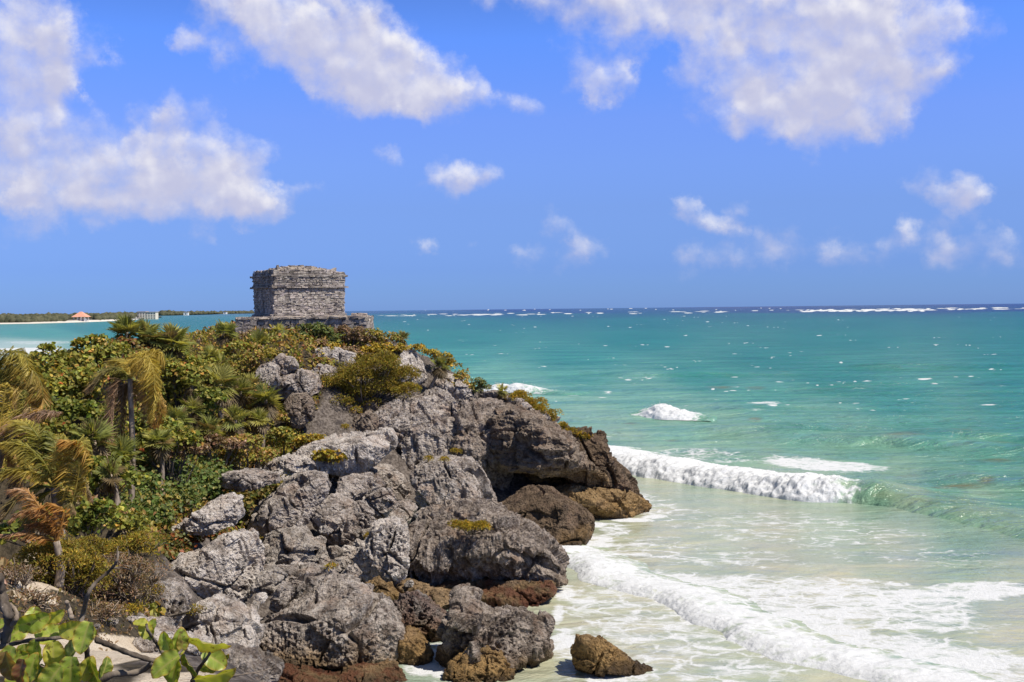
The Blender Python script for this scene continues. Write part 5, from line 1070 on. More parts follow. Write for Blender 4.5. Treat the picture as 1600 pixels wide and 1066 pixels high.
def creeper(label, lumps, pal, leaf=.17, n=900, lift=.45, dy=0.0):
    mb = MB(); ctr = []
    for lx, ly, lw, lh, rot in lumps:
        C = surf_pt(lx, ly); C[1] -= dy; ctr.append(C); k = C[1] / FPX; q = npr.normal(size=(n, 2)) * .5; q = q[np.hypot(*q.T) < 1.05]
        c, s = math.cos(rad(rot)), math.sin(rad(rot)); X_ = (q[:, 0] * lw * c - q[:, 1] * lh * s) * k; Z_ = (q[:, 0] * lw * s + q[:, 1] * lh * c) * k
        pos = C + np.stack([X_, Z_ * 1.6, Z_ * .75], 1) + np.stack([npr.normal(size=len(q)) * .08, npr.normal(size=len(q)) * .1, np.abs(npr.normal(size=len(q))) * lift * .5], 1)
        pos[:, 2] = np.maximum(pos[:, 2], ground(pos[:, :2]) + .05)
        nn = unit(npr.normal(size=pos.shape) * .45 + np.array([.1, -.45, .75])); leaves(mb, pos, unit(np.cross(nn, npr.normal(size=pos.shape)) + [-.1, 0, -.2]), nn, leaf * npr.uniform(.6, 1.25, len(pos)), .9, palette(len(pos), *pal))
    mb.build('creeper', ML, None, origin=tuple(np.mean(ctr, 0)), smooth=False, label=label, cat='creeper')
creeper('dense green creeper with yellow leaves, thickest mat on the bank left of the boulders', [(235, 735, 60, 26, 0), (275, 745, 70, 34, -5), (320, 740, 50, 24, -5), (215, 765, 55, 26, 0), (265, 782, 60, 24, 10), (320, 770, 46, 22, 12), (230, 805, 50, 16, 0), (195, 800, 30, 20, 0), (295, 760, 60, 26, 5)], ([(.095, .14, .032), (.13, .165, .038), (.18, .19, .045), (.34, .27, .075)], [4, 4, 2, 1.3]), n=1500, dy=.8)
creeper('narrow tongue of yellowing creeper running up between two slabs', [(372, 762, 26, 11, 10), (395, 775, 16, 14, 50), (412, 765, 26, 9, 12), (445, 750, 26, 8, 8), (462, 742, 16, 7, 0), (385, 800, 10, 16, 20)], ([(.09, .11, .025), (.20, .16, .04), (.30, .22, .06)], [3, 3, 2]), n=420, leaf=.19, dy=1.6)
creeper('yellow and rust red creeper trailing over the wide pale boulder', [(270, 836, 40, 12, 0), (310, 832, 36, 9, 8), (345, 826, 28, 7, 8), (292, 850, 26, 8, 5), (272, 862, 14, 10, 0), (300, 866, 22, 7, 10)], ([(.10, .115, .03), (.22, .17, .045), (.30, .10, .03), (.26, .075, .025)], [3, 3, 1.6, 1]), n=420, dy=1.6, leaf=.15)
creeper('thin brownish creeper beside the flat pale shelf', [(395, 715, 36, 12, 0), (430, 705, 30, 12, 0), (350, 722, 30, 10, 0), (455, 690, 26, 10, 0)], G_MIX, n=420, dy=.6)

# sea grape thicket on the left
SG = 'sea grape bushes of the thicket'
def sg(label, lumps, Y, pal=G_SEA, **kw): return shrub(label, lumps, Y, pal, leaf=kw.pop('leaf', .21), name='sea_grape_shrub', cat='sea grape', group=SG, mat=MLG, **kw)
sg('sea grape bush at the left end of the skyline, beside the arching palm fronds', [(78, 568, 46, 18), (60, 585, 36, 22), (110, 572, 34, 18), (74, 545, 16, 5)], 55)
sg('sea grape bush on the skyline with a spray of leaves standing above the bay', [(140, 556, 34, 18), (175, 552, 30, 20), (128, 538, 10, 6), (155, 534, 14, 8), (120, 570, 34, 18)], 58)
sg('reddish topped sea grape bush left of the three fan palms', [(190, 540, 22, 10), (178, 560, 34, 18), (205, 556, 26, 16)], 60, G_RED)
sg('broad sea grape bush filling the middle of the thicket above the wind-bent palm', [(105, 605, 50, 26), (150, 595, 46, 26), (70, 612, 36, 26), (128, 625, 44, 22)], 53)
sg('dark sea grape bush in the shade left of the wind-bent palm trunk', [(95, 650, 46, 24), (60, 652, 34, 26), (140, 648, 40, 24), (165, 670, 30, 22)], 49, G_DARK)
sg('sea grape bush right of the golden palm frond', [(265, 585, 28, 22), (285, 605, 34, 26), (262, 625, 26, 26), (300, 590, 26, 22)], 60)
sg('sea grape bush on the skyline below the three fan palms', [(250, 560, 36, 14), (285, 566, 36, 14), (320, 574, 26, 14), (225, 566, 28, 14)], 64)
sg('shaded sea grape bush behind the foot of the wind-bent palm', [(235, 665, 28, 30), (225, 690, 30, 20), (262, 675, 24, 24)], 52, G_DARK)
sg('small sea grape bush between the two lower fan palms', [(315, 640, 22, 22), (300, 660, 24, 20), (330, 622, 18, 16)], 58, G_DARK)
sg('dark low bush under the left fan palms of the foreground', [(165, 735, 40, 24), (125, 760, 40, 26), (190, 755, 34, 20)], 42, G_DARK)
# scrub round the ruin
def sc(label, lumps, Y, pal, **kw): return shrub(label, lumps, Y, pal, leaf=kw.pop('leaf', .15), name='shrub', cat='shrub', group='scrub round the ruin', **kw)
sc('bright green leafy shrub against the middle of the terrace wall', [(487, 514, 18, 10), (505, 524, 20, 14), (478, 530, 20, 12), (520, 536, 14, 12)], 74.5, ([(.12, .155, .05), (.15, .18, .05), (.19, .19, .045)], [4, 4, 2]))
sc('yellow green shrub low in front of the bright leafy one', [(515, 546, 14, 10), (505, 552, 16, 8)], 73.5, G_YEL)
sc('reddish brown dry shrub under the right half of the terrace', [(545, 520, 26, 9), (562, 530, 22, 10), (538, 534, 20, 10)], 75, G_DRY, leaf=.11)
sc('green and brown scrub trailing from the right corner of the terrace', [(590, 524, 18, 9), (608, 532, 18, 10), (580, 538, 18, 9)], 75, G_MIX)
sc('mixed low shrub left of the rounded boulder', [(385, 575, 18, 12), (370, 590, 18, 14), (398, 560, 16, 9)], 67, G_MIX)
sc('shrub spilling over the dark boulder below the ruin', [(450, 545, 22, 10), (430, 552, 18, 10), (470, 548, 16, 8)], 72.5, G_MIX)
sc('low green shrub under the single palm left of the terrace', [(372, 548, 22, 11), (345, 556, 20, 10), (330, 566, 18, 9)], 71, G_SEA)
sc('dry shrub at the left base of the terrace', [(388, 526, 14, 7), (420, 540, 18, 8)], 74.5, G_DRY)
sc('leafy green shrub beside the dark hollow under the palms', [(440, 680, 20, 12), (420, 695, 26, 12), (455, 692, 18, 10)], 62, G_SEA)
sc('brown dry shrub at the foot of the pale fan palm', [(345, 690, 26, 12), (310, 700, 26, 12), (375, 700, 22, 12)], 56, G_DRY)
sc('scrubby green tuft on the skyline right of the crag', [(672, 553, 14, 8), (690, 560, 14, 8), (705, 572, 12, 8)], 75, G_YEL)
sc('olive scrub trailing down right of the leaning palm', [(722, 592, 12, 14), (712, 606, 14, 12), (730, 606, 12, 10)], 73.5, G_MIX)
sc('thin pale green sprig on the cliff skyline', [(748, 600, 8, 10), (757, 606, 8, 8), (743, 612, 8, 6)], 73.5, ([(.14, .16, .06), (.2, .2, .06)], [1, 1]), leaf=.12)
sc('yellowing leafy clump growing on the long pale slab', [(516, 712, 20, 9), (528, 718, 14, 8), (505, 718, 12, 8)], 58.4, G_YEL, leaf=.2, onrock=True)
sc('ragged yellow bush at the left end of the slab', [(487, 690, 16, 9), (475, 694, 12, 8), (495, 688, 10, 6)], 60.5, G_YEL)
# fine-leaved bushes
def fb(label, lumps, Y, pal, **kw):
    return shrub(label, lumps, Y, pal, leaf=kw.pop('leaf', .13), asp=.32, fine=True, name='fine_leaved_bush', cat='bush', group='fine-leaved bushes', dens=kw.pop('dens', .9), **kw)
fb('big soft olive bush spread over the top of the cliff wall', [(590, 572, 34, 22), (622, 588, 28, 18), (560, 592, 40, 24), (520, 605, 40, 22), (490, 608, 26, 18), (545, 622, 44, 18), (590, 612, 40, 22), (630, 610, 26, 14), (575, 635, 34, 12)], 69.5, G_OLIVE)
fb('golden bush draped over the cliff edge, rightmost large one', [(808, 622, 22, 10), (830, 634, 24, 12), (848, 646, 20, 12), (815, 638, 22, 10), (860, 656, 10, 8)], 71, G_YEL)
fb('small golden tuft between the cliff top and the dark spire', [(905, 684, 16, 8), (890, 676, 12, 7), (912, 692, 10, 7), (880, 668, 10, 6)], 69.5, G_YEL)
fb('round yellow tuft on top of the huge dark boulder', [(738, 826, 22, 9), (720, 822, 13, 8), (752, 824, 13, 8)], 47.2, G_YEL, leaf=.08, onrock=True)
fb('sparse yellow bush in front of the egg shaped boulder', [(244, 925, 12, 12), (234, 945, 12, 10), (310, 955, 8, 8)], 33.6, G_YEL, leaf=.07, dens=.35, bare=2)
fb('feathery olive bush at lower left, behind the big sea grape leaves', [(70, 872, 44, 24), (115, 872, 44, 26), (60, 900, 44, 24), (105, 915, 48, 28), (135, 900, 40, 26), (100, 945, 40, 18)], 25.5, G_OLIVE, leaf=.08, bare=2)
fb('olive and brown bush right of the feathery one', [(160, 865, 36, 16), (195, 862, 34, 16), (220, 850, 30, 12), (150, 850, 26, 12)], 31.5, G_OLIVE, leaf=.085, bare=3)
fb('dead brown brush between the feathery bush and the boulders', [(185, 890, 36, 20), (220, 892, 36, 22), (175, 920, 36, 20), (215, 925, 32, 22), (200, 950, 30, 14), (160, 940, 26, 14)], 29, G_DRY, leaf=.075, dens=.30, bare=8, twig=MWG)
fb('small green weed at the foot of the dead brush', [(192, 962, 14, 8), (205, 955, 9, 6)], 28, G_YEL, leaf=.07)
for (a, b_, Yt, lab) in [(669, 720, 57.2, 'tiny green cushion on the tilted block, left of two'), (694, 719, 57.6, 'tiny green cushion on the tilted block, right one'), (712, 706, 64, 'tiny green cushion low on the cliff wall'), (398, 846, 46, 'tiny green cushion under the long pitted boulder'), (578, 838, 49.5, 'little yellow sprig on the pale pitted lobe'), (520, 884, 45, 'little green weed in the tan rubble'), (540, 668, 65, 'little green sprig on the dark recessed wall'), (648, 588, 70.5, 'small green cushion on the pale crag')]:
    fb(lab, [(a, b_, 5, 4)], Yt, G_YEL, leaf=.09, onrock=True)

for lb, a, b_, yt, r_ in (('fan palm just above the shaggy one, among scrub', 392, 604, 65, 22), ('fan palm between the golden fronds and the pale palm', 300, 640, 57, 24), ('small fan palm right below the single bare stemmed one', 372, 560, 69, 18), ('fan palm on the bank left of the dark low rocks', 405, 655, 61, 20), ('fan palm above the creeper mat, right of the bent trunk', 250, 690, 49, 26), ('fan palm at the top of the bank left of the bushy one', 330, 556, 69, 20), ('yellowish fan palm just under the skyline trio', 262, 572, 61, 22)):
    fan_palm(lb, a, b_, yt, r_, n=18, yel=.5)
sg('sea grape bush on the bank between the pale palm and the skyline bushes', [(310, 596, 30, 20), (330, 585, 22, 14), (290, 612, 26, 18)], 62)
sg('low sea grape bush right under the wind-bent palm, reaching the fan palms', [(255, 690, 30, 20), (285, 690, 26, 18), (240, 705, 30, 14)], 50)
sg('sea grape bush at mid left behind the drooping coconut fronds', [(40, 630, 36, 26), (20, 600, 30, 22), (75, 680, 36, 22), (110, 690, 30, 20)], 46)
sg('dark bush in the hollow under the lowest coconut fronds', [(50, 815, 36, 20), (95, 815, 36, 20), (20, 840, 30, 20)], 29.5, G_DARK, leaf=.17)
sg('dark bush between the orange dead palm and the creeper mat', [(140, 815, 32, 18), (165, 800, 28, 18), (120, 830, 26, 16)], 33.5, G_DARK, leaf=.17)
sg('leafy bush under the creeper mat above the olive bush', [(190, 825, 28, 14), (215, 820, 26, 14)], 36, G_SEA, leaf=.16)
sc('mixed scrub between the shaggy palm and the rounded boulder', [(400, 615, 22, 14), (388, 640, 20, 16), (430, 655, 18, 12)], 63.5, G_MIX)
sc('olive scrub along the top of the bank right of the pale fan palm', [(395, 590, 26, 14), (370, 575, 24, 12), (418, 556, 22, 10)], 68, G_OLIVE)
sc('leafy scrub low on the bank below the spiky palm', [(385, 690, 24, 12), (410, 710, 26, 10), (360, 712, 24, 10)], 57, G_MIX)
sc('dry brown scrub below the golden fronds', [(295, 705, 26, 12), (265, 715, 24, 10)], 50, G_DRY)
sc('low leafy scrub on the headland top left of the olive bush', [(455, 565, 18, 8), (480, 585, 14, 8), (430, 600, 12, 8), (505, 565, 16, 6)], 70.5, G_MIX)
sc('yellow green scrub along the crest right of the terrace', [(600, 545, 20, 9), (625, 548, 16, 8), (575, 552, 20, 9), (650, 545, 14, 7)], 74, G_YEL)
sc('dry grassy scrub on the crest below the ruin', [(540, 552, 22, 9), (570, 560, 20, 8), (500, 540, 20, 8)], 73.5, G_DRY)
fb('dry twiggy brush on the sand at the far left edge', [(20, 905, 30, 14), (50, 935, 34, 12), (10, 950, 24, 14)], 22.5, G_DRY, leaf=.06, dens=.3, bare=6, twig=MWG)
fb('dry brush between the sand patch and the low pale ledge', [(140, 965, 30, 12), (165, 958, 26, 12), (110, 968, 26, 10)], 25, G_DRY, leaf=.06, dens=.35, bare=6, twig=MWG)
# fan palms
fan_palm('fan palm on the skyline, left one of three close together', 198, 519, 61, 30, n=24)
fan_palm('fan palm on the skyline, middle one of three close together', 232, 526, 61.5, 30, n=24)
fan_palm('fan palm on the skyline, right one of three close together', 270, 535, 62, 34, n=26)
fan_palm('single fan palm with a bare stem standing left of the terrace', 351, 518, 72, 21, tpx=552, n=18, skirt=.3)
fan_palm('bushy fan palm below the left end of the terrace', 402, 542, 72, 28, n=22, yel=.45)
fan_palm('small upright fan palm against the terrace wall', 436, 516, 74.5, 13, n=12, skirt=0, yel=.6)
fan_palm('pale fan palm in the middle of the bank with bleached hanging leaves', 344, 600, 61, 32, tpx=652, n=22, yel=.5)
fan_palm('fan palm behind the pale one, higher up the bank', 346, 574, 64, 22, n=16)
fan_palm('fan palm right of the pale one, under the low shrub', 376, 612, 62.5, 24, n=16)
fan_palm('shaggy fan palm with a long dead skirt beside the boulders', 415, 624, 62.5, 28, tpx=684, n=20, skirt=1.0, yel=.5)
fan_palm('spiky fan palm below the pale one', 368, 656, 58.5, 25, tpx=700, n=18, yel=.4)
fan_palm('fan palm with a thick straw coloured trunk low on the bank', 328, 672, 56, 25, tpx=718, n=18, skirt=.8, yel=.4)
fan_palm('dark fan palm left of the straw trunked one', 276, 655, 55, 26, n=18, dead=.2)
fan_palm('fan palm low on the left, beside the coconut fronds', 147, 688, 43, 36, n=22, dead=.2)
fan_palm('fan palm low on the left, right of another and under the bent trunk', 190, 712, 44, 32, n=20, yel=.4)
fan_palm('brownish fan palm hanging over the creeper mat', 172, 742, 41, 26, n=16, dead=.5)
fan_palm('leaning fan palm with a shaggy dark trunk at the cliff edge', 688, 572, 72.5, 17, tpx=605, lean=-18, n=16, skirt=1.0)
fan_palm('small fan palm standing on the cliff top near the golden bush', 784, 611, 71.5, 14, tpx=634, n=14, skirt=.6, yel=.5)
fan_palm('dark stubby fan palm on the skyline right of the ruin', 630, 529, 75, 13, n=12, dead=.2)
fan_palm('low fan palm among the shrubs below the single one', 300, 602, 59, 18, n=14)
# coconut palms
coconut('slim coconut palm with golden fronds blown over beside its hanging dead ones', (203, 592), (202, 708), 45, [
    ([(203, 592), (215, 566), (232, 556), (243, 575), (246, 610), (243, 655)], YLW, YLW, -.5),
    ([(203, 592), (222, 572), (240, 590), (246, 630), (241, 668)], YLW, ORG, .4),
    ([(203, 592), (214, 562), (226, 550), (238, 552), (243, 570)], YLW, YLW, .9),
    ([(203, 592), (190, 576), (172, 578), (155, 596), (147, 606)], GRN, PNK, -.3),
    ([(203, 594), (192, 584), (178, 590), (168, 606)], GRN, PNK, .5),
    ([(203, 596), (190, 596), (182, 625), (177, 670), (176, 705)], BRN, PNK, -.3), ([(203, 596), (194, 606), (188, 640), (185, 690)], BRN, BRN, .2),
    ([(203, 592), (196, 572), (180, 562), (166, 566)], YLW, GRN, 1.0), ([(203, 596), (212, 600), (226, 628), (230, 670)], BRN, PNK, .7)], ll=.85, tr=.12)
coconut('coconut palm cut by the left edge, fronds arching right and drooping', (8, 612), (-30, 720), 35, [
    ([(8, 612), (0, 572), (22, 548), (46, 558), (54, 585)], GRN, YLW, -.4), ([(8, 612), (20, 580), (48, 576), (66, 596), (70, 628), (60, 652)], GRN, ORG, -.2),
    ([(8, 612), (-10, 570), (-20, 550), (-46, 556)], GRN, YLW, 0), ([(8, 612), (20, 600), (42, 606), (56, 640), (50, 668)], YLW, PNK, -.5), ([(8, 612), (4, 580), (14, 560), (36, 560)], YLW, YLW, .5),
    ([(8, 612), (-10, 600), (-30, 610)], GRN, YLW, .2), ([(8, 616), (22, 622), (34, 650), (30, 680)], BRN, ORG, .4)], ll=.75)
coconut('coconut palm at the left edge with a long pinkish frond reaching right', (4, 700), (-40, 800), 29, [
    ([(4, 700), (30, 662), (62, 645), (102, 642)], PNK, BRN, -.3), ([(4, 700), (2, 660), (10, 625), (14, 600)], YLW, YLW, -.2), ([(4, 700), (16, 670), (30, 640), (34, 612)], YLW, GRN, .2), ([(4, 700), (-10, 660), (-20, 640)], YLW, GRN, .3),
    ([(4, 700), (26, 690), (46, 700), (50, 730)], GRN, YLW, -.4), ([(4, 700), (-16, 690), (-40, 710)], GRN, YLW, 0), ([(4, 702), (14, 710), (24, 740), (22, 780)], ORG, BRN, .2)], ll=.6)
coconut('full coconut palm at lower left with a curved yellow stalk', (86, 762), (88, 850), 26.5, [
    ([(86, 762), (100, 720), (118, 694), (134, 690), (140, 712)], YLW, GRN, -.3), ([(108, 800), (122, 760), (131, 725), (130, 692), (114, 684)], YLW, ORG, -.6), ([(86, 762), (70, 720), (40, 692), (4, 690)], GRN, YLW, -.3),
    ([(86, 762), (82, 720), (78, 694), (62, 676)], GRN, GRN, .4), ([(86, 762), (58, 736), (24, 732), (-8, 760)], YLW, GRN, -.5), ([(86, 762), (52, 760), (24, 785), (4, 820)], GRN, PNK, -.3),
    ([(86, 762), (98, 740), (120, 745), (134, 785)], GRN, BRN, .4), ([(86, 762), (60, 700), (30, 668), (6, 662)], GRN, YLW, .8), ([(86, 762), (92, 716), (84, 690), (70, 684)], GRN, YLW, .6), ([(86, 764), (64, 775), (50, 805), (44, 835)], GRN, BRN, .2), ([(86, 764), (108, 775), (118, 800)], GRN, BRN, 0)], ll=.62)
coconut('stunted coconut palm with bare orange dead fronds in front of the olive bush', (88, 846), (90, 872), 25, [
    ([(88, 846), (84, 812), (66, 794), (40, 798), (26, 812)], ORG, PNK, -.3), ([(88, 846), (98, 818), (102, 798), (84, 786), (66, 792)], ORG, ORG, -.2), ([(88, 848), (70, 838), (40, 830), (-4, 836)], ORG, PNK, -.2), ([(88, 846), (76, 826), (54, 820), (30, 834)], ORG, BRN, .3), ([(88, 846), (92, 826), (98, 806)], ORG, BRN, .2), ([(88, 846), (64, 806), (30, 770), (0, 772)], ORG, PNK, .5)], ll=.42, tr=.09)
# ------------------------------------------------------------------ the far shore
def plain(name, col, rough=.85, var=.12, sc=1.0):
    m, t = new_mat(name); n = t.noise(t.pos, sc, 5, .6)
    t.put(t.b.inputs['Base Color'], t.mix(t.step(n, .3, .7), tuple(c * (1 - var) for c in col), tuple(c * (1 + var) for c in col))); t.b.inputs['Roughness'].default_value = rough
    return m
SHORE = [(-260, 509), (-60, 507.6), (40, 506.2), (100, 504.6), (150, 503), (190, 501.2), (215, 499.8), (235, 498.2), (250, 496.4)]
sp = np.array([tuple(W(a, b_)) for a, b_ in SHORE]); inner = sp + np.array([-300, 900, 0])
def strip(p, q, n, zf, name, mat, kind):
    s = np.linspace(0, 1, 160); a = np.stack([np.interp(s, np.linspace(0, 1, len(p)), p[:, j]) for j in range(3)], 1); b_ = np.stack([np.interp(s, np.linspace(0, 1, len(q)), q[:, j]) for j in range(3)], 1)
    f = np.linspace(0, 1, n); V = a[:, None] * (1 - f)[None, :, None] + b_[:, None] * f[None, :, None]; V[..., 2] = zf(f)[None] + .3 * fbm((V / 40).reshape(-1, 3), 3, 4).reshape(V.shape[:2]) * (f > .02)
    k = (np.arange(159)[:, None] * n + np.arange(n - 1)[None]).ravel()
    return mk(name, V.reshape(-1, 3), np.stack([k, k + n, k + n + 1, k + 1], 1), mat, origin=tuple(p[0]), kind=kind)
strip(sp - np.array([0, 6, 0]), sp + np.array([-20, 90, 0]), 20, lambda f: -.4 + 3.0 * f, 'far_beach', plain('far_beach_sand', (.62, .56, .48), .95, .08, .05), 'structure')
strip(sp + np.array([-18, 84, 0]), inner, 30, lambda f: 2.2 + 3 * f, 'far_shore_land', plain('far_soil', (.08, .07, .045), .95, .2, .05), 'structure')
dist2 = np.array([tuple(W(a, b_)) for a, b_ in [(255, 493.6), (300, 491.9), (340, 491.0), (372, 490.4), (400, 489.9)]])
strip(dist2, dist2 + np.array([-200, 1500, 0]), 12, lambda f: .2 + 4 * f, 'distant_point', plain('distant_soil', (.11, .105, .08), .95, .2, .02), 'structure')
fm_, tt = new_mat('far_tree_canopy'); tn = tt.noise(tt.pos, .12, 5, .65)
tt.put(tt.b.inputs['Base Color'], tt.mix(tt.step(tn, .35, .65), (.05, .055, .032), (.12, .115, .068))); tt.b.inputs['Roughness'].default_value = .95; tt.b.inputs['Specular IOR Level'].default_value = .1
def canopy(p, depth, n, r0, r1, name, label, seed, zb, back=60, gap=()):
    rs = np.random.default_rng(seed); D, F = ico(2); mb = MB(); s = rs.random(n); f = rs.random(n) ** 1.6
    a = np.stack([np.interp(s, np.linspace(0, 1, len(p)), p[:, j]) for j in range(3)], 1) + np.array([-.35, 1, 0]) * (back + f * depth)[:, None]
    for i in range(n):
        px_i = 800 + FPX * a[i, 0] / a[i, 1]
        if any(g0 < px_i < g1 and f[i] < .5 for g0, g1 in gap): continue
        r = rs.uniform(r0, r1) * (.75 + .5 * (fbm(a[i:i + 1] / 130, 2, 5)[0] + .5)); fs_ = rs.uniform(.8, 1.6); V = D * (1 + .6 * fbm(D * 2.0 + i * 3.1, 2, 5))[:, None] * np.array([r * 1.3, r * 1.3, r * fs_])
        mb.add(V + a[i] + np.array([0, 0, zb + r * .55 + 2.6 * f[i]]), None, F)
    return mb.build(name, fm_, None, origin=tuple(a[0]), label=label, kind='stuff')
canopy(sp, 700, 4600, 2.2, 5.4, 'far_woodland', 'low dark woodland behind the far beach', 3, 1.5, 55, ((102, 152), (208, 250)))
canopy(dist2, 900, 420, 6, 12, 'distant_woodland', 'faint treeline on the distant point', 4, 0, 40)
def at(px, py): return W(px, py)
# pavilion with a salmon roof
Q0 = at(127, 503.4); kq = Q0.y / FPX
pv = thing('beach_pavilion', 'open white beach pavilion with a salmon pink hipped roof on the far shore', 'pavilion', Q0)
white = plain('white_render', (.74, .71, .66), .9); salmon = plain('salmon_thatch', (.62, .30, .20), .9, .1, .3); cream = plain('cream_render', (.72, .64, .51), .9, .06, .1); dkw = plain('window_dark', (.10, .09, .08), .4); roofc = plain('brown_roof', (.46, .36, .28), .9)
m = MB(); w_ = 11.5 * kq; e = Q0.z + 8.0 * kq; top = Q0.z + 16.2 * kq
Vp = [(-w_, -w_, e), (w_, -w_, e), (w_, w_, e), (-w_, w_, e), (-w_ * .12, -w_ * .12, top), (w_ * .12, -w_ * .12, top), (w_ * .12, w_ * .12, top), (-w_ * .12, w_ * .12, top), (-w_ * .5, -w_ * .5, e + (top - e) * .55), (w_ * .5, -w_ * .5, e + (top - e) * .55), (w_ * .5, w_ * .5, e + (top - e) * .55), (-w_ * .5, w_ * .5, e + (top - e) * .55)]
m.add([(Q0.x + a, Q0.y + b_, c) for a, b_, c in Vp], [[0, 1, 9, 8], [1, 2, 10, 9], [2, 3, 11, 10], [3, 0, 8, 11], [8, 9, 5, 4], [9, 10, 6, 5], [10, 11, 7, 6], [11, 8, 4, 7], [4, 5, 6, 7], [0, 3, 2, 1]]); m.build('roof', salmon, pv, smooth=False)
for a in (-.72, -.24, .24, .72):
    for b_ in (-.72, .72):
        m = MB(); m.box((Q0.x + a * w_, Q0.y + b_ * w_, Q0.z + 4.2 * kq), (.7 * kq, 0, 0), (0, .7 * kq, 0), (0, 0, 3.9 * kq)); m.build('column', white, pv, smooth=False)
m = MB(); m.box((Q0.x, Q0.y, Q0.z + .6 * kq), (w_ * .95, 0, 0), (0, w_ * .95, 0), (0, 0, .5 * kq)); m.build('base', white, pv, smooth=False)
m = MB(); m.box((Q0.x + w_ * .2, Q0.y + w_ * .2, Q0.z + 3.2 * kq), (w_ * .36, 0, 0), (0, w_ * .3, 0), (0, 0, 2.6 * kq)); m.build('wall', white, pv, smooth=False)
# seafront hotel
Q1 = at(229, 499.2); k1 = Q1.y / FPX
ho = thing('seafront_hotel', 'cream three-storey hotel block with dark windows on the far shore', 'hotel', Q1)
hw, hh, hd = 14.2 * k1, 11.2 * k1, 7 * k1
m = MB(); m.box((Q1.x, Q1.y + hd, Q1.z + hh / 2), (hw, 0, 0), (0, hd, 0), (0, 0, hh / 2)); m.box((Q1.x - hw * .55, Q1.y + hd, Q1.z + hh * .53), (hw * .42, 0, 0), (0, hd * 1.06, 0), (0, 0, hh * .53)); m.build('wall', cream, ho, smooth=False)
m = MB(); m.box((Q1.x - hw * .55, Q1.y + hd, Q1.z + hh * 1.09), (hw * .48, 0, 0), (0, hd * 1.15, 0), (0, 0, hh * .035)); m.box((Q1.x + hw * .45, Q1.y + hd, Q1.z + hh * 1.03), (hw * .60, 0, 0), (0, hd * 1.1, 0), (0, 0, hh * .035)); m.build('roof', roofc, ho, smooth=False)
for r_ in range(3):
    for c_ in range(7):
        xx = Q1.x - hw * .88 + c_ * hw * .29; f = MB(); yy = Q1.y - (hd * .07 if c_ < 3.2 else .02 * k1)
        f.box((xx, yy, Q1.z + hh * (.18 + .31 * r_)), (hw * .055, 0, 0), (0, .15 * k1, 0), (0, 0, hh * .075)); f.build('window', dkw, ho, smooth=False)
for lab, a, b_, w2, h2 in [('small white house half hidden in the trees, nearest the temple side', 291, 493.0, 7, 4.5), ('tiny pale house just left of the hotel on the shore', 210, 499.8, 5, 4), ('tiny white villa on the distant point', 352, 491.0, 5, 3.2)]:
    Q2 = at(a, b_); k2 = Q2.y / FPX; hs_ = thing('white_house', lab, 'house', Q2, 'small houses along the far shore')
    m = MB(); m.box((Q2.x, Q2.y, Q2.z + h2 * k2 / 2), (w2 * k2 / 2, 0, 0), (0, 3 * k2, 0), (0, 0, h2 * k2 / 2)); m.build('wall', white, hs_, smooth=False)
    m = MB(); m.box((Q2.x, Q2.y, Q2.z + h2 * k2 * 1.06), (w2 * k2 * .55, 0, 0), (0, 3.3 * k2, 0), (0, 0, h2 * k2 * .07)); m.build('roof', roofc, hs_, smooth=False)
    m = MB(); m.box((Q2.x, Q2.y - 3 * k2, Q2.z + h2 * k2 * .5), (w2 * k2 * .12, 0, 0), (0, .1 * k2, 0), (0, 0, h2 * k2 * .2)); m.build('window', dkw, hs_, smooth=False)

# ------------------------------------------------------------------ sea grape branch close to the camera
fgl, t = new_mat('sea_grape_leaf'); b = t.b
c = t.attr('tint').outputs['Color']; n = t.noise(t.pos, 38, 4, .6)
c = t.mix(t.math('MULTIPLY', t.step(n, .58, .66), .75), c, (.11, .065, .022)); c = t.mix(t.step(t.noise(t.pos, 14, 3, .5), .3, .7), t.mix(1.0, c, (.8, .85, .8), 'MULTIPLY'), t.mix(1.0, c, (1.15, 1.1, 1.1), 'MULTIPLY'))
t.put(b.inputs['Base Color'], c); b.inputs['Roughness'].default_value = .38; b.inputs['Specular IOR Level'].default_value = .45; t.put(b.inputs['Normal'], t.bump(n, .25, .004))
tl = t.new('ShaderNodeBsdfTranslucent'); t.put(tl.inputs[0], t.mix(1.0, c, (1.5, 1.5, .5), 'MULTIPLY')); mx = t.new('ShaderNodeMixShader'); mx.inputs[0].default_value = .38
t.l.new(b.outputs[0], mx.inputs[1]); t.l.new(tl.outputs[0], mx.inputs[2]); t.l.new(mx.outputs[0], t.out.inputs[0])
FY = 5.6; fk = FY / FPX
fgb = thing('sea_grape_branch', 'sea grape branches with large glossy yellow-edged leaves close to the viewer, bottom left corner', 'sea grape', P(150, 1090, FY))
fr_ = random.Random(9)
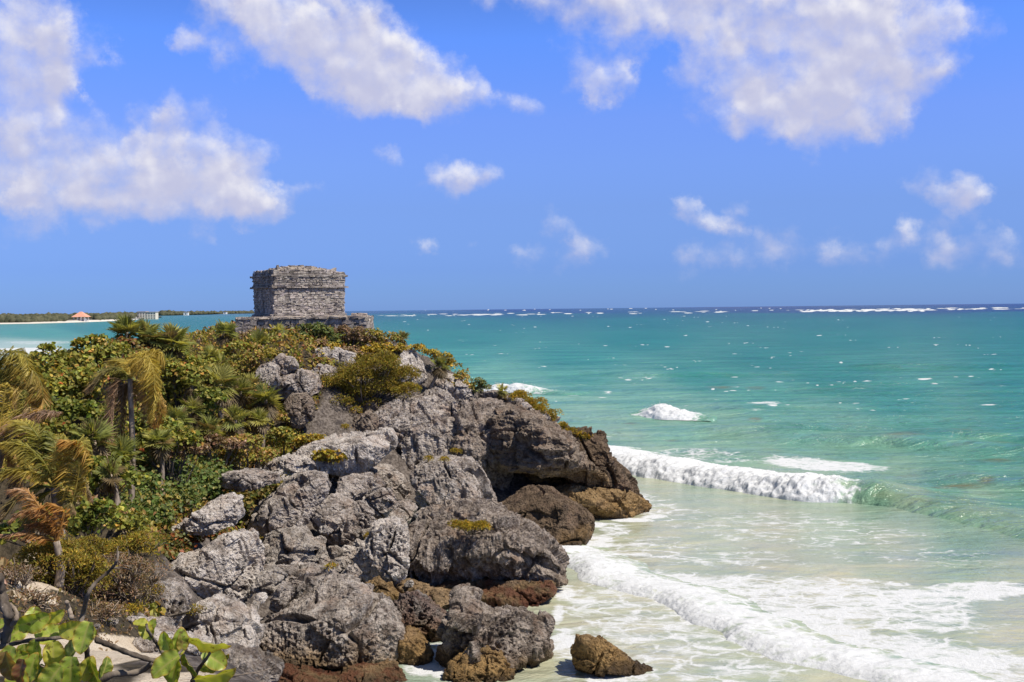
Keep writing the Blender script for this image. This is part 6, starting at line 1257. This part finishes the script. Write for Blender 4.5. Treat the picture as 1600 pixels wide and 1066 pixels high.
def big_leaf(px, py, lpx, ang, tilt=0.2, roll=0.0, dY=0.0, col=(.15, .21, .03), edge=(.42, .26, .04), asp=.76, cup=.32, brown=0.0):
    """rounded leaf: base at (px,py), length and direction in the picture plane, tilted in depth"""
    Y = FY + dY; B = np.array(P(px, py, Y)); a = rad(ang); ln = lpx * Y / FPX
    u = unit(np.array([math.cos(a), tilt, math.sin(a)])); s = unit(np.cross(u, [0, -1, .25])); s = s * math.cos(roll) + np.cross(u, s) * math.sin(roll); w = np.cross(s, u)
    nu, nv = 37, 25; U, Vv = np.meshgrid(np.linspace(0, 1, nu), np.linspace(-1, 1, nv), indexing='ij')
    wd = asp * .5 * np.sin(np.clip(U * .93 + .07, 0, 1) * math.pi) ** .55 * (1 - .10 * U); wav = .035 * np.sin(U * 9 + fr_.random() * 6) * np.abs(Vv)
    z = cup * (np.abs(Vv) ** 1.4 * wd) - .28 * U ** 2 * cup * 2 + wav + .02 * np.sin(U * 22) * np.abs(Vv)
    Pn = B + ln * (U[..., None] * u + (Vv * wd)[..., None] * s + z[..., None] * w)
    e = np.clip(np.maximum(np.abs(Vv) ** 6, (U > .93) * 1.0), 0, 1)[..., None]; mid = np.exp(-(Vv / .10) ** 2)[..., None]; vein = (np.abs(((U * 6 - np.abs(Vv) * 1.6) % 1) - .5) < .09)[..., None] * .55
    C = np.array(col) * (1 - e) + np.array(edge) * e; C = C * (1 - .8 * mid) + np.array([.52, .46, .14]) * .8 * mid; C = C * (1 - vein) + np.array([.44, .46, .12]) * vein
    if brown: C = C * (1 - brown) + np.array([.20, .075, .03]) * brown
    k = (np.arange(nu - 1)[:, None] * nv + np.arange(nv - 1)[None]).ravel()
    m = MB(); m.add(Pn.reshape(-1, 3), np.stack([k, k + nv, k + nv + 1, k + 1], 1), None, C.reshape(-1, 3)); m.build('leaf', fgl, fgb)
GL, GD, GY_ = (.34, .42, .06), (.16, .22, .035), (.46, .46, .07)
for a in [(28, 978, 50, 12, .1, .6, 0, GL), (6, 1000, 44, 30, .2, .2, .1, GL), (56, 1000, 46, 20, .3, -.3, .05, GL), (92, 986, 42, 5, .1, .4, -.1, GY_), (140, 972, 50, 255, -.5, .2, -.2, GL), (128, 1004, 66, 222, .2, .9, -.15, GD), (112, 1026, 58, 268, -.2, .1, -.25, GL),
          (60, 1000, 50, 262, -.2, .5, 0, GL), (82, 1002, 46, 275, -.1, -.5, -.05, GY_), (20, 1010, 46, 250, -.3, .3, -.1, GL), (38, 1006, 56, 272, .1, -.4, .1, GD), (158, 1060, 34, 70, .3, .9, .1, GD), (231, 998, 30, 108, .1, .4, 0, GY_), (232, 1000, 34, 78, .0, -.5, .02, GL), (230, 976, 24, 165, .1, .8, 0, GY_),
          (268, 1022, 38, 118, .1, -.4, 0, GL), (274, 1022, 42, 72, .0, .7, .03, GL), (280, 1024, 54, 212, -.2, .5, -.15, GL), (276, 1030, 46, 258, -.2, .4, -.12, GL), (288, 1022, 44, 292, .0, 1.0, -.1, GD), (296, 996, 66, -24, .1, 1.15, -.1, GY_), (310, 1044, 50, 14, .2, 1.1, .1, GD), (304, 1062, 66, 6, -.1, 1.1, -.2, GY_), (318, 1018, 46, -40, .2, -.3, .05, GL),
          (96, 1040, 54, 232, -.2, .1, -.3, GL), (140, 1030, 48, 285, -.1, .6, -.1, GD), (30, 1046, 52, 262, -.2, -.3, -.2, GL), (70, 1040, 50, 255, 0, .6, .1, GD), (16, 1062, 44, 60, .2, .8, 0, GL), (90, 1064, 46, 100, .1, .5, .1, GD), (44, 1066, 46, 80, .1, -.3, -.1, GL), (126, 1062, 40, 60, 0, .4, -.1, GY_), (66, 972, 36, 20, .3, .8, .1, GY_), (2, 1040, 44, 20, .1, .4, -.1, GL), (10, 975, 30, 190, .1, .5, .1, GL), (118, 978, 36, 330, .2, -.3, .1, GL), (50, 985, 40, 95, .5, .2, .2, GL)]:
    big_leaf(*a)
big_leaf(8, 1018, 48, 285, -.2, .4, -.25, (.30, .22, .07), (.4, .2, .05), brown=.45); big_leaf(284, 1016, 30, 82, .0, .7, .04, GL, brown=.5); big_leaf(36, 1030, 42, 262, -.3, .5, -.3, (.26, .12, .06), brown=.6)
def twig(pts, r0, r1, mat=MW, dY=0.0):
    m = MB(); pp = smooth_path([P(a, b_, FY + dY + .05 * math.sin(i * 2.1)) for i, (a, b_) in enumerate(pts)], 6 * len(pts)); m.tube(pp, np.linspace(r0, r1, len(pp)) * fk * (1 + .12 * np.sin(np.arange(len(pp)) * 1.7)), 7); m.build('branch', mat, fgb)
twig([(150, 1000), (175, 1010), (205, 1022), (237, 1032), (262, 1036)], 4.6, 4.0); twig([(240, 1036), (215, 1050), (170, 1056), (140, 1090)], 4.5, 6)
twig([(124, 982), (130, 958), (137, 930), (150, 910), (170, 893), (182, 878), (185, 862)], 4.4, 1.5); twig([(176, 888), (190, 887), (206, 891)], 1.5, .7)
twig([(-6, 1000), (10, 985), (24, 970), (25, 956), (14, 944), (4, 950)], 5, 2.2, MWG); twig([(-4, 900), (2, 930), (12, 958), (14, 975), (6, 1010)], 9, 7); twig([(-4, 1012), (40, 1002), (80, 998), (112, 996), (135, 1004)], 4, 2.4)
twig([(256, 1022), (243, 1003), (231, 985), (229, 976)], 3.2, 2); twig([(300, 1066), (310, 1046), (326, 1024), (331, 1008), (333, 996)], 3.6, 1.0); twig([(300, 1074), (340, 1062), (380, 1054), (404, 1050), (424, 1044)], 1.6, .7, MWG); twig([(396, 1052), (412, 1056), (424, 1064)], .9, .5, MWG)
twig([(135, 1000), (137, 1030), (146, 1070)], 4, 5); twig([(60, 1040), (80, 1046), (96, 1056)], 1.6, 1, MWG); twig([(104, 940), (108, 952), (112, 966)], 3, 4, MWG); twig([(237, 1032), (262, 1030), (276, 1024), (284, 1016)], 3.5, 2); twig([(276, 1026), (296, 1040), (306, 1066)], 3, 4)
